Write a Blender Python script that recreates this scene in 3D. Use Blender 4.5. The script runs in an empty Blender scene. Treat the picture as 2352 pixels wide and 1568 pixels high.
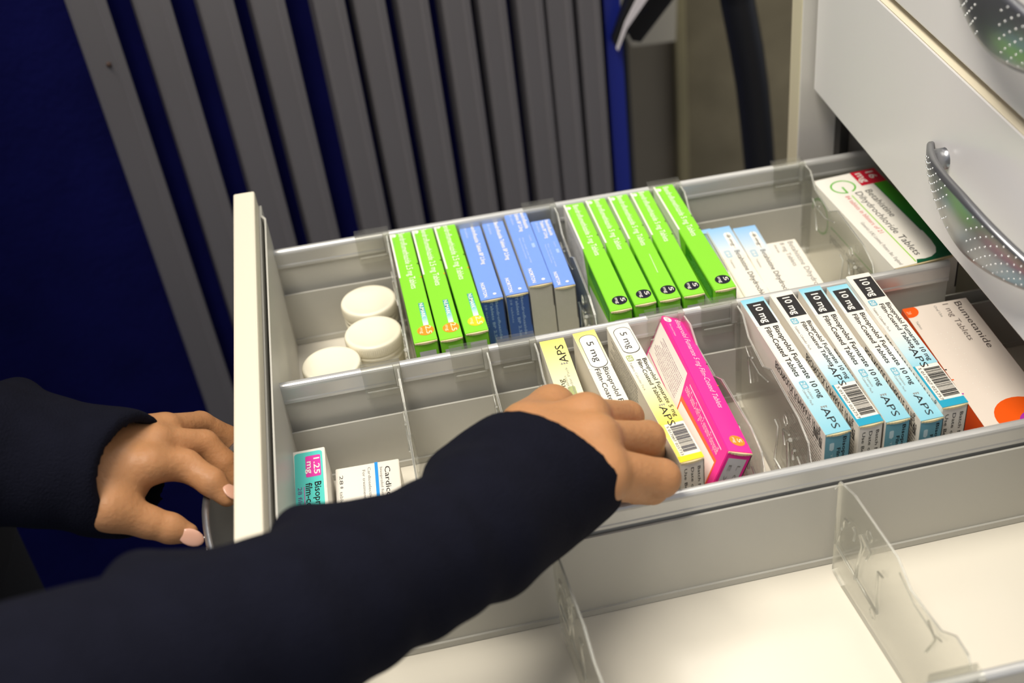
import bpy, bmesh, math, random
import numpy as np
from mathutils import Vector, Matrix
random.seed(4)
# ------------------------------------------------------------------ camera
S = 0.44            # metres per survey unit (camera height above the drawer rails = 1 unit)
ZR = 0.95           # height of the drawer rails above the floor
F, CX, CY = 2876.87, 1428.476, 992.579
R = np.array([[0.97098941, -0.23272129, -0.05495793],
              [-0.19194801, -0.62150384, -0.75953205],
              [0.14260271, 0.74804664, -0.64814404]])
U, _, Vt = np.linalg.svd(R); R = U @ Vt
CAM = np.array([0., 0., 1.0])
cd = bpy.data.cameras.new('camera'); cam = bpy.data.objects.new('camera', cd)
bpy.context.scene.collection.objects.link(cam); bpy.context.scene.camera = cam
M = np.eye(4); M[:3, 0] = R[0]; M[:3, 1] = -R[1]; M[:3, 2] = -R[2]; M[:3, 3] = [0, 0, ZR + S]
cam.matrix_world = Matrix(M.tolist())
cd.sensor_width = 36; cd.lens = F / 2352 * 36
cd.shift_x = -(CX - 1176) / 2352; cd.shift_y = (CY - 784) / 2352
cd.clip_start = 0.02; cd.clip_end = 50
cd.dof.use_dof = True; cd.dof.focus_distance = 0.72; cd.dof.aperture_fstop = 6.3
# ------------------------------------------------------------------ world, lamps, exposure
sc = bpy.context.scene
w = bpy.data.worlds.new('World'); sc.world = w; w.use_nodes = True
w.node_tree.nodes['Background'].inputs[0].default_value = (0.86, 0.90, 1.0, 1)
w.node_tree.nodes['Background'].inputs[1].default_value = 0.42
def lamp(name, loc, target, sx, sy, e, col):
    l = bpy.data.lights.new(name, 'AREA'); l.shape = 'RECTANGLE'; l.size = sx; l.size_y = sy
    l.energy = e; l.color = col
    o = bpy.data.objects.new(name, l); sc.collection.objects.link(o); o.location = loc
    d = Vector(target) - Vector(loc); o.rotation_euler = d.to_track_quat('-Z', 'Y').to_euler()
    return o
lamp('ceiling_lamp', (-0.45, 0.42, 2.75), (0.1, 0.6, 0.9), 1.4, 0.5, 42, (1.0, 0.93, 0.81))
lamp('ceiling_lamp', (0.55, 1.5, 2.75), (0.15, 0.6, 0.9), 1.4, 0.3, 17, (1.0, 0.95, 0.86))
sc.view_settings.view_transform = 'Standard'; sc.view_settings.look = 'None'
sc.view_settings.gamma = 1; sc.view_settings.use_curve_mapping = False
sc.view_settings.exposure = 0.26
# ------------------------------------------------------------------ survey helpers
def ray(x, y): return R.T @ np.array([(x - CX) / F, (y - CY) / F, 1.0])
def pz(x, y, z=0.0):
    d = ray(x, y); return CAM + (z - 1) / d[2] * d
def py_(x, y, Y):
    d = ray(x, y); return CAM + Y / d[1] * d
def px_(x, y, X):
    d = ray(x, y); return CAM + X / d[0] * d
def W(p): return Vector((p[0] * S, p[1] * S, ZR + p[2] * S))
def U3(x, y, z): return W((x, y, z))
# ------------------------------------------------------------------ materials
def lin(c): return tuple(((v / 255) / 12.92 if v / 255 <= 0.04045 else ((v / 255 + 0.055) / 1.055) ** 2.4) for v in c)
MAT = {}
def mat(name, rgb, rough=0.5, metal=0.0, noise=0.0, nscale=40, bump=0.0, bscale=200, spec=0.5, sheen=0.0, sss=0.0):
    if name in MAT: return MAT[name]
    m = bpy.data.materials.new(name); m.use_nodes = True; nt = m.node_tree; b = nt.nodes['Principled BSDF']
    c = lin(rgb)
    b.inputs['Base Color'].default_value = (*c, 1); b.inputs['Roughness'].default_value = rough
    b.inputs['Metallic'].default_value = metal; b.inputs['Specular IOR Level'].default_value = spec
    if sheen: b.inputs['Sheen Weight'].default_value = sheen
    if sss:
        b.inputs['Subsurface Weight'].default_value = sss
        b.inputs['Subsurface Radius'].default_value = (1.0, 0.35, 0.15); b.inputs['Subsurface Scale'].default_value = 0.004
    tc = nt.nodes.new('ShaderNodeTexCoord')
    if noise:
        n = nt.nodes.new('ShaderNodeTexNoise'); n.inputs['Scale'].default_value = nscale; n.inputs['Detail'].default_value = 6
        nt.links.new(tc.outputs['Object'], n.inputs['Vector'])
        mx = nt.nodes.new('ShaderNodeMix'); mx.data_type = 'RGBA'
        mx.inputs[6].default_value = (*[v * (1 - noise) for v in c], 1); mx.inputs[7].default_value = (*[min(1, v * (1 + noise)) for v in c], 1)
        nt.links.new(n.outputs['Fac'], mx.inputs[0]); nt.links.new(mx.outputs[2], b.inputs['Base Color'])
    if bump:
        n2 = nt.nodes.new('ShaderNodeTexNoise'); n2.inputs['Scale'].default_value = bscale; n2.inputs['Detail'].default_value = 3
        nt.links.new(tc.outputs['Object'], n2.inputs['Vector'])
        bp = nt.nodes.new('ShaderNodeBump'); bp.inputs['Strength'].default_value = bump; bp.inputs['Distance'].default_value = 0.001
        nt.links.new(n2.outputs['Fac'], bp.inputs['Height']); nt.links.new(bp.outputs['Normal'], b.inputs['Normal'])
    MAT[name] = m; return m
def grad(name, stops, rough=0.45):
    if name in MAT: return MAT[name]
    m = bpy.data.materials.new(name); m.use_nodes = True; nt = m.node_tree; b = nt.nodes['Principled BSDF']
    b.inputs['Roughness'].default_value = rough
    uv = nt.nodes.new('ShaderNodeUVMap'); sp = nt.nodes.new('ShaderNodeSeparateXYZ'); r = nt.nodes.new('ShaderNodeValToRGB')
    nt.links.new(uv.outputs[0], sp.inputs[0]); nt.links.new(sp.outputs[0], r.inputs[0]); nt.links.new(r.outputs[0], b.inputs['Base Color'])
    els = r.color_ramp.elements
    while len(els) < len(stops): els.new(0.5)
    for e, (p, c) in zip(els, stops): e.position = p; e.color = (*lin(c), 1)
    MAT[name] = m; return m
def clear(name='clear_plastic', tint=(0.975, 0.975, 0.96), haze=0.03, gl=0.0):
    if name in MAT: return MAT[name]
    m = bpy.data.materials.new(name); m.use_nodes = True; nt = m.node_tree; nt.nodes.clear()
    out = nt.nodes.new('ShaderNodeOutputMaterial'); t = nt.nodes.new('ShaderNodeBsdfTransparent'); t.inputs[0].default_value = (*tint, 1)
    d = nt.nodes.new('ShaderNodeBsdfDiffuse'); d.inputs[0].default_value = (0.85, 0.85, 0.80, 1)
    g = nt.nodes.new('ShaderNodeBsdfGlossy'); g.inputs['Roughness'].default_value = 0.15; g.inputs[0].default_value = (0.95, 0.95, 0.93, 1)
    fr = nt.nodes.new('ShaderNodeFresnel'); fr.inputs[0].default_value = 1.4
    mul = nt.nodes.new('ShaderNodeMath'); mul.operation = 'MULTIPLY_ADD'; mul.inputs[1].default_value = 0.6; mul.inputs[2].default_value = gl; mul.use_clamp = True
    m1 = nt.nodes.new('ShaderNodeMixShader'); m1.inputs[0].default_value = haze; m2 = nt.nodes.new('ShaderNodeMixShader')
    nt.links.new(t.outputs[0], m1.inputs[1]); nt.links.new(d.outputs[0], m1.inputs[2])
    nt.links.new(fr.outputs[0], mul.inputs[0]); nt.links.new(mul.outputs[0], m2.inputs[0])
    nt.links.new(m1.outputs[0], m2.inputs[1]); nt.links.new(g.outputs[0], m2.inputs[2]); nt.links.new(m2.outputs[0], out.inputs[0])
    MAT[name] = m; return m
M_grey = mat('grey_painted_steel', (188, 186, 178), 0.42, 0.0, 0.03, 6)
M_rail = mat('rail_aluminium', (196, 196, 194), 0.30, 0.35)
M_white = mat('white_laminate', (232, 224, 204), 0.45, 0, 0.01, 8)
M_floor = mat('white_tray_floor', (226, 220, 206), 0.30, 0, 0.02, 5)
M_front = mat('white_front_panel', (236, 233, 232), 0.30, 0, 0.01, 8)
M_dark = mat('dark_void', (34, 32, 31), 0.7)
M_clear = clear()
M_clear_edge = clear('clear_plastic_edge', (0.96, 0.96, 0.93), 0.30, 0.05)
M_metal = mat('brushed_nickel', (156, 158, 162), 0.30, 0.85)
M_stud = mat('polished_stud', (245, 245, 245), 0.12, 0.9)
M_pot = mat('cream_plastic', (243, 236, 214), 0.38, 0, 0, 1, 0.06, 60)
M_skin = mat('skin', (181, 130, 88), 0.5, 0, 0.17, 55, 0.35, 380, 0.35, 0, 0.18)
M_nail = mat('nail', (214, 164, 140), 0.25)
M_wool = mat('navy_knit', (17, 18, 29), 0.97, 0, 0.22, 90, 0.8, 900, 0.1)
M_black = mat('matt_black', (17, 17, 19), 0.5)
# ------------------------------------------------------------------ mesh helpers
col = sc.collection
def obj(name, bm, mats, parent=None, smooth=False, loc=None):
    me = bpy.data.meshes.new(name); bm.normal_update(); bm.to_mesh(me); bm.free()
    for m in (mats if isinstance(mats, (list, tuple)) else [mats]): me.materials.append(m)
    if smooth: me.shade_smooth()
    o = bpy.data.objects.new(name, me); col.objects.link(o)
    if parent is not None:
        o.parent = parent; o.matrix_parent_inverse = parent.matrix_world.inverted()
    return o
def tag(o, label, cat, group=None):
    o['label'] = label; o['category'] = cat
    if group: o['group'] = group
    return o
def struct(o): o['kind'] = 'structure'; return o
def thing(name, label, cat, loc, group=None):
    o = bpy.data.objects.new(name, None); col.objects.link(o); o.location = loc; o.empty_display_size = 0.02
    o.matrix_world = Matrix.Translation(Vector(loc))
    return tag(o, label, cat, group)
def box(bm, x0, x1, y0, y1, z0, z1, bev=0.0, seg=2, mi=0):   # survey units
    vs = [bm.verts.new(U3(x, y, z)) for x in (x0, x1) for y in (y0, y1) for z in (z0, z1)]
    q = [(0, 1, 3, 2), (4, 6, 7, 5), (0, 4, 5, 1), (2, 3, 7, 6), (0, 2, 6, 4), (1, 5, 7, 3)]
    fs = [bm.faces.new([vs[i] for i in f]) for f in q]
    for f in fs: f.material_index = mi
    if bev:
        es = list({e for f in fs for e in f.edges})
        bmesh.ops.bevel(bm, geom=es, offset=bev * S, segments=seg, affect='EDGES', profile=0.5)
def prism(bm, pts, axis, mi=0):   # pts: world Vectors polygon, axis: extrusion vector
    a = [bm.verts.new(p) for p in pts]; b = [bm.verts.new(p + axis) for p in pts]; n = len(pts)
    f = [bm.faces.new(a), bm.faces.new(b[::-1])]
    for i in range(n): f.append(bm.faces.new([a[i], b[i], b[(i + 1) % n], a[(i + 1) % n]]))
    for x in f: x.material_index = mi
    bmesh.ops.recalc_face_normals(bm, faces=f)
def tube(bm, pts, rads, n=10, cap=True, mi=0, flat=1.0):
    pts = [Vector(p) for p in pts]; rings = []; up = None
    for i, p in enumerate(pts):
        t = (pts[min(i + 1, len(pts) - 1)] - pts[max(i - 1, 0)]).normalized()
        if up is None: up = Vector((0, 0, 1)) if abs(t.z) < 0.9 else Vector((1, 0, 0))
        s = t.cross(up).normalized(); up = s.cross(t).normalized(); r = rads[i] if isinstance(rads, (list, tuple)) else rads
        rings.append([bm.verts.new(p + (s * math.cos(a) + up * math.sin(a) * flat) * r) for a in [2 * math.pi * k / n for k in range(n)]])
    for a, b in zip(rings, rings[1:]):
        for k in range(n):
            f = bm.faces.new([a[k], a[(k + 1) % n], b[(k + 1) % n], b[k]]); f.material_index = mi; f.smooth = True
    if cap: bm.faces.new(rings[0]).material_index = mi; bm.faces.new(rings[-1][::-1]).material_index = mi
def lathe(bm, c, prof, n=48, mi=0):
    rings = []
    for r, z in prof:
        rings.append([bm.verts.new((c[0] + r * math.cos(2 * math.pi * k / n), c[1] + r * math.sin(2 * math.pi * k / n), c[2] + z)) for k in range(n)] if r > 1e-6 else [bm.verts.new((c[0], c[1], c[2] + z))])
    for a, b in zip(rings, rings[1:]):
        for k in range(n):
            k2 = (k + 1) % n
            vs = [a[k], a[k2], b[k2], b[k]] if len(a) > 1 and len(b) > 1 else ([a[0], b[k2], b[k]] if len(a) == 1 else [a[k], a[k2], b[0]])
            f = bm.faces.new(vs); f.material_index = mi; f.smooth = True
# ------------------------------------------------------------------ room
def room():
    mw = mat('blue_felt', (16, 18, 78), 0.95, 0, 0.3, 26, 0.5, 160, 0.1)
    mf = mat('dark_carpet', (34, 36, 52), 0.95, 0, 0.2, 60)
    mc = mat('concrete', (148, 138, 112), 0.9, 0, 0.42, 14, 0.35, 50, 0.2)
    bm = bmesh.new(); box(bm, -6, 7, -4, 9, -ZR / S - 0.1, -ZR / S); struct(obj('floor', bm, mf))
    ang = math.radians(15); c, s = math.cos(ang), math.sin(ang); p0 = np.array([-.6, 2.3])
    nrm = np.array([-s, c])
    zf = -ZR / S
    def onwall(px, off=0.0, y=0):
        d = ray(px, y)[:2]; k = (nrm @ p0 - off) / (nrm @ d); return k * d
    a = p0 - np.array([c, s]) * 3.2; b = onwall(1418)
    th = nrm * 0.12
    bm = bmesh.new()
    prism(bm, [W((a[0], a[1], zf)), W((b[0], b[1], zf)), W((b[0] + th[0], b[1] + th[1], zf)), W((a[0] + th[0], a[1] + th[1], zf))], Vector((0, 0, 2.6)))
    struct(obj('wall_left', bm, mw))
    # grey slats standing proud of the blue wall
    ms = mat('slat_grey_paint', (112, 109, 112), 0.5, 0, 0.06, 7)
    L = [150.6, 305.5, 454.5, 576.6, 721, 814, 915, 1016.6, 1101.5, 1189, 1256, 1329]
    Rr = [246, 393, 538, 655.6, 792.6, 885.5, 985, 1080.6, 1162.6, 1247.5, 1314.5, 1378.5]
    names = ['first', 'second', 'third', 'fourth', 'fifth', 'sixth', 'seventh', 'eighth', 'ninth', 'tenth', 'eleventh', 'twelfth']
    dp = 0.05
    for i, (l, r) in enumerate(zip(L, Rr)):
        pa = onwall(l, dp); pb = onwall(r, dp); tdir = np.array([c, s])
        wd = (pb - pa) @ tdir
        q = [pa + nrm * (dp - 0.002), pa + nrm * 0.006, pa + tdir * 0.006, pa + tdir * (wd - 0.012), pa + tdir * wd + nrm * 0.014, pa + tdir * wd + nrm * (dp - 0.002)]
        bm = bmesh.new()
        prism(bm, [W((v[0], v[1], zf)) for v in q], Vector((0, 0, 2.2)))
        # shallow raised spine along the front
        m0 = pa + tdir * wd * 0.68; q = [m0, m0 - nrm * 0.004 + tdir * wd * 0.06, m0 + tdir * wd * 0.26 - nrm * 0.004, m0 + tdir * wd * 0.3]
        prism(bm, [W((v[0], v[1], zf + .001)) for v in q], Vector((0, 0, 2.19)))
        if i == 0:
            d = ray(250, 148); k = (nrm @ p0 - dp) / (nrm @ d[:2]); p = CAM + k * d
            bmesh.ops.create_uvsphere(bm, u_segments=10, v_segments=6, radius=0.0022, matrix=Matrix.Translation(W(p)))
            for f in bm.faces:
                if (f.calc_center_median() - W(p)).length < 0.004: f.material_index = 1
        o = obj('wall_slat', bm, [ms, mat('rust_spot', (70, 52, 44), 0.8)])
        lab = 'grey vertical metal slat on the blue wall, %s from the left' % names[i]
        if i == 0: lab += ', with a small brown spot'
        tag(o, lab, 'slat', 'grey slats on the blue wall')
    # bright blue post closing the slatted wall
    bm = bmesh.new(); p = onwall(1386, 0.03); q = onwall(1424, 0.03)
    prism(bm, [W((p[0], p[1], zf)), W((q[0], q[1], zf)), W((q[0] + .02, q[1] + .12, zf)), W((p[0] + .02, p[1] + .12, zf))], Vector((0, 0, 2.2)))
    tag(obj('blue_post', bm, mat('blue_gloss', (34, 48, 150), 0.4)), 'bright blue upright post right of the last grey slat', 'post')
    # concrete wall further back, with a ridge
    bm = bmesh.new(); box(bm, 0.3, 5, 3.75, 3.95, zf, 3.2); struct(obj('wall_back', bm, mc))
    e = [px for px in (1546, 1572)]
    a = py_(e[0], 200, 3.70); b = py_(e[1], 200, 3.70)
    bm = bmesh.new(); box(bm, a[0], b[0], 3.66, 3.76, zf, 3.2, 0.006)
    me = mat('ridge_plaster', (176, 164, 124), 0.9, 0, 0.15, 14, 0.5, 40)
    struct(obj('trim_1', bm, me))
    bm = bmesh.new(); box(bm, 0.3, a[0], 3.70, 3.76, zf, 3.2); struct(obj('trim_2', bm, mat('concrete_panel', (158, 148, 128), 0.9, 0, 0.12, 8)))
    # dark strip beside the blue post
    bm = bmesh.new(); a = py_(1424, 300, 3.5); b = py_(1452, 300, 3.5); box(bm, a[0], b[0], 3.5, 3.69, zf, 1.2)
    struct(obj('trim_3', bm, mat('dark_trim', (46, 50, 62), 0.6)))
room()
def slab(name, pts, Y, th, m, parent=None):
    bm = bmesh.new(); prism(bm, [W(py_(x, y, Y)) for x, y in pts], Vector((0, th * S, 0))); return obj(name, bm, m, parent)
def background_bits():
    t = thing('leaflet_holder', 'cream wall box in front of the concrete wall behind the black clipboard', 'holder', W(py_(1480, 40, 3.3)))
    slab('box_body', [(1384, -60), (1384, 0), (1425, 52), (1452, 107), (1552, 94), (1556, -60)], 3.3, 0.36, mat('cream_card', (214, 206, 184), 0.6), t)
    t = thing('clipboard', 'black clipboard tilted over the blue post with a white sheet clipped to it', 'clipboard', W(py_(1470, 40, 2.5)))
    slab('board', [(1462, -50), (1408, 92), (1412, 104), (1424, 100), (1536, -50)], 2.55, 0.03, M_black, t)
    slab('back_frame', [(1520, -50), (1478, 8), (1488, 22), (1440, 66), (1452, 94), (1472, 97), (1572, -34), (1560, -60)], 2.58, 0.04, M_black, t)
    slab('paper', [(1520, -50), (1486, 0), (1440, 66), (1420, 117), (1416, 112), (1436, 52), (1462, 0), (1480, -50)], 2.54, 0.004, mat('paper_white', (222, 216, 220), 0.6), t)
    # curved black pipe
    bm = bmesh.new()
    Lp = [(1640, -90), (1655, 0), (1677, 110), (1692, 200), (1702, 290), (1712, 390), (1722, 520)]
    Rp = [(1716, -90), (1732, 0), (1752, 110), (1764, 200), (1772, 290), (1779, 390), (1786, 520)]
    pts = []; rad = []
    for a, b in zip(Lp, Rp):
        A, B = py_(*a, 2.6), py_(*b, 2.6); pts.append(W((A + B) / 2)); rad.append(np.linalg.norm(A - B) * S / 2)
    tube(bm, pts, rad, 16)
    lo = pts[-1]; tube(bm, [lo, Vector((lo.x + 0.01, lo.y, 0.0))], [rad[-1]] * 2, 16)
    tag(obj('curved_pipe', bm, mat('pipe_black', (24, 25, 30), 0.42)), 'thick curved black pipe standing before the concrete wall left of the cabinet', 'pipe')
background_bits()
# ------------------------------------------------------------------ cabinet and drawers
PL, PR = 0.54, 1.79           # front panel near and far edge
def handle(parent, X, zc, yc=1.17, half=0.19):
    bm = bmesh.new(); N = 40; rows = []
    K = 10
    for i in range(N + 1):
        t = -1 + 2 * i / N; y = yc + half * t; X0 = X - 0.050 + 0.045 * t * t
        hw = 0.004 + 0.036 * (1 - abs(t) ** 1.7) ** 1.15
        ring = []
        for k in range(K + 1):
            a = -1 + 2 * k / K
            ring.append(U3(X0 - 0.006 * (1 - a * a) * (0.4 + 0.6 * (1 - t * t)) - 0.006 * a * (1 - t * t), y, zc + hw * a))
        rows.append(ring)
    vf = [[bm.verts.new(p) for p in r] for r in rows]; th = Vector((0.0034, 0, 0))
    vb = [[bm.verts.new(p + th) for p in r] for r in rows]
    fs = []
    for i in range(N):
        for k in range(K):
            fs.append(bm.faces.new([vf[i][k], vf[i][k + 1], vf[i + 1][k + 1], vf[i + 1][k]])); fs.append(bm.faces.new([vb[i][k], vb[i + 1][k], vb[i + 1][k + 1], vb[i][k + 1]]))
        for k in (0, K):
            fs.append(bm.faces.new([vf[i][k], vf[i + 1][k], vb[i + 1][k], vb[i][k]]))
    for i in (0, N):
        for k in range(K): fs.append(bm.faces.new([vf[i][k], vb[i][k], vb[i][k + 1], vf[i][k + 1]]))
    bmesh.ops.recalc_face_normals(bm, faces=fs)
    for f in fs: f.smooth = True
    # rows of little round studs
    for i in range(4, N - 3):
        if abs(-1 + 2 * i / N) < 0.14: continue
        for j, a in enumerate((-0.8, -0.4, 0.0, 0.4, 0.8)):
            aa = a - (0.2 if i % 2 else 0.0)
            if abs(aa) > 0.85: continue
            t = -1 + 2 * i / N
            hw = 0.004 + 0.036 * (1 - abs(t) ** 1.7) ** 1.15
            if hw < 0.018 and j in (0, 4): continue
            X0 = X - 0.050 + 0.045 * t * t
            c = U3(X0 - 0.006 * (1 - aa * aa) * (0.4 + 0.6 * (1 - t * t)) - 0.006 * aa * (1 - t * t), yc + half * t, zc + hw * aa)
            r = bmesh.ops.create_icosphere(bm, subdivisions=1, radius=0.0006, matrix=Matrix.Translation(c))
            for v in r['verts']:
                for f in v.link_faces: f.material_index = 1; f.smooth = True
    h = obj('handle', bm, [M_metal, M_stud], parent)
    for sgn in (1, -1):
        bm = bmesh.new(); y = yc + sgn * 0.149; tube(bm, [U3(X - 0.0195, y, zc), U3(X + 0.001, y, zc)], 0.0062, 16)
        obj('handle_post', bm, M_metal, h)
    return h
RY = [1.7275, 1.384, 1.032, 0.694, 0.565]; RW = 0.0068
X0, X1 = -0.193, 1.12
FL = -0.167
def partition(parent, i):
    y = RY[i]; x1 = X1 if i in (0, 4) else (0.757 if i == 1 else 0.90)
    bm = bmesh.new()
    # rounded rail on top
    prof = [(RW * math.cos(a), RW * math.sin(a) - RW) for a in [math.pi * k / 8 for k in range(9)]]
    prof = [(RW - .0012, -0.0315), (RW, -0.030), (RW, -0.026), (RW - .0008, -0.024)] + prof + [(-RW + .0008, -0.024), (-RW, -0.026), (-RW, -0.030), (-RW + .0012, -0.0315)]
    prism(bm, [U3(X0, y + p[0], p[1]) for p in prof], Vector(((x1 - X0) * S, 0, 0)))
    for f in bm.faces: f.smooth = False
    obj('rail', bm, M_rail, parent)
    bm = bmesh.new()
    box(bm, X0, x1, y - 0.0036, y + 0.0036, FL, -0.0315)
    obj('partition_wall', bm, M_grey, parent)
def main_drawer():
    t = thing('drawer', 'wide pulled-out white drawer with grey rails dividing it into lanes of medicine boxes', 'drawer', U3(-0.2, 1.17, -0.161))
    bm = bmesh.new(); box(bm, -0.2335, -0.2015, PL, PR, -0.161, 0.072, 0.003); obj('front_panel', bm, M_white, t)
    # folded steel liner behind the front panel
    bm = bmesh.new()
    a = [U3(*v) for v in [(-0.2015, 1.772, 0.055), (-0.2015, 1.735, 0.05), (-0.1965, 1.712, 0.04)]]
    prism(bm, [U3(-0.2012, PL + .01, FL), U3(-0.1988, PL + .01, FL), U3(-0.1988, 1.755, FL), U3(-0.1935, 1.745, FL), U3(-0.1935, PL + .01, FL), U3(-0.1912, PL + .01, FL), U3(-0.1912, 1.748, FL), U3(-0.197, 1.76, FL), U3(-0.1972, 1.79, FL), U3(-0.2012, 1.79, FL)], Vector((0, 0, (0.045 - FL) * S)))
    obj('front_liner', bm, M_grey, t)
    for i in range(5): partition(t, i)
    # lower liner plates in the lanes and the white floors
    for i, (ya, yb, ztop, oo) in enumerate([(RY[1], RY[0], -0.072, 0), (RY[2], RY[1], -0.072, 0), (RY[3], RY[2], -0.0345, .0072), (RY[4], RY[3], -0.0345, .0072)]):
        bm = bmesh.new(); box(bm, X0, X1, yb - 0.0185 + oo, yb - 0.0155 + oo, FL + 0.003, ztop); box(bm, X0, X1, yb - 0.0215 + oo, yb - 0.0185 + oo, FL + 0.003, FL + 0.012)
        box(bm, X0, X1, ya + 0.0125, ya + 0.0155, FL + 0.003, ztop)
        obj('lane_liner', bm, M_grey, t)
        bm = bmesh.new(); box(bm, X0, X1, ya + 0.0036, yb - 0.0036, FL - 0.006, FL + 0.002); obj('lane_floor', bm, M_floor, t)
    bm = bmesh.new(); box(bm, X1, X1 + 0.02, RY[4], RY[0], FL, -0.01); obj('back_panel', bm, M_grey, t)
    handle(t, -0.2335, -0.045)
    return t
main_drawer()
def cabinet():
    t = thing('cabinet', 'white drawer cabinet carcass behind the pulled-out drawer', 'cabinet', U3(1.2, 1.2, -ZR / S))
    zf = -ZR / S + 0.02
    bm = bmesh.new(); box(bm, 0.677, 1.75, 1.80, 1.848, zf, 1.25, 0.002)
    obj('side_panel', bm, mat('cabinet_side', (206, 202, 196), 0.4), t)
    bm = bmesh.new(); box(bm, 0.677, 0.6785, 1.8015, 1.8465, zf, 1.249); box(bm, 0.6765, 0.677, 1.802, 1.846, zf, 1.249)
    obj('edge_band', bm, mat('cream_edge_band', (226, 216, 186), 0.5), t)
    bm = bmesh.new(); box(bm, 0.677, 1.75, PL - 0.06, PL - 0.012, zf, 1.25, 0.002); obj('side_panel', bm, M_front, t)
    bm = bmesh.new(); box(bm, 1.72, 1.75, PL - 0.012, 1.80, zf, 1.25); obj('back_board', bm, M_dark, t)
    bm = bmesh.new(); box(bm, 0.677, 1.75, PL - 0.06, 1.848, 1.25, 1.29, 0.002); obj('top_board', bm, M_white, t)
    bm = bmesh.new(); box(bm, 0.742, 0.758, 1.775, 1.80, -0.6, 0.6); box(bm, 0.765, 1.6, 1.78, 1.80, -0.14, -0.10); obj('runner', bm, mat('runner_steel', (70, 68, 66), 0.5, 0.5), t)
cabinet()
def closed_drawer(z0, z1, X, label, yc=1.17):
    t = thing('closed_drawer', label, 'drawer', U3(X + 0.2, 1.17, z0), 'closed drawers above the open one')
    bm = bmesh.new(); box(bm, X, X + 0.0326, PL, PR, z0, z1, 0.0025); obj('front_panel', bm, [M_front], t)
    bm = bmesh.new(); box(bm, X + 0.001, X + 0.031, PL + .002, PR - .002, z1 - 0.0005, z1 + 0.0012); obj('top_edge', bm, mat('cream_edge', (232, 222, 198), 0.5), t)
    bm = bmesh.new()
    box(bm, X + 0.0326, X + 0.75, PL + 0.06, PL + 0.07, z0 + 0.03, z1 - 0.03); box(bm, X + 0.0326, X + 0.75, PR - 0.07, PR - 0.06, z0 + 0.03, z1 - 0.03); box(bm, X + 0.0326, X + 0.75, PL + 0.07, PR - 0.07, z0 + 0.03, z0 + 0.04)
    obj('drawer_box', bm, M_grey, t)
    handle(t, X, (z0 + z1) / 2, yc)
closed_drawer(0.09, 0.321, 0.697, 'white closed drawer directly above the open one, its studded bow handle fully in view')
closed_drawer(0.334, 0.567, 0.7015, 'upper closed drawer in the top right corner, its bow handle partly in view')
closed_drawer(0.580, 0.813, 0.705, 'third white closed drawer of the cabinet, above the picture')
closed_drawer(0.826, 1.06, 0.705, 'topmost white closed drawer of the cabinet, above the picture')
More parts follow.
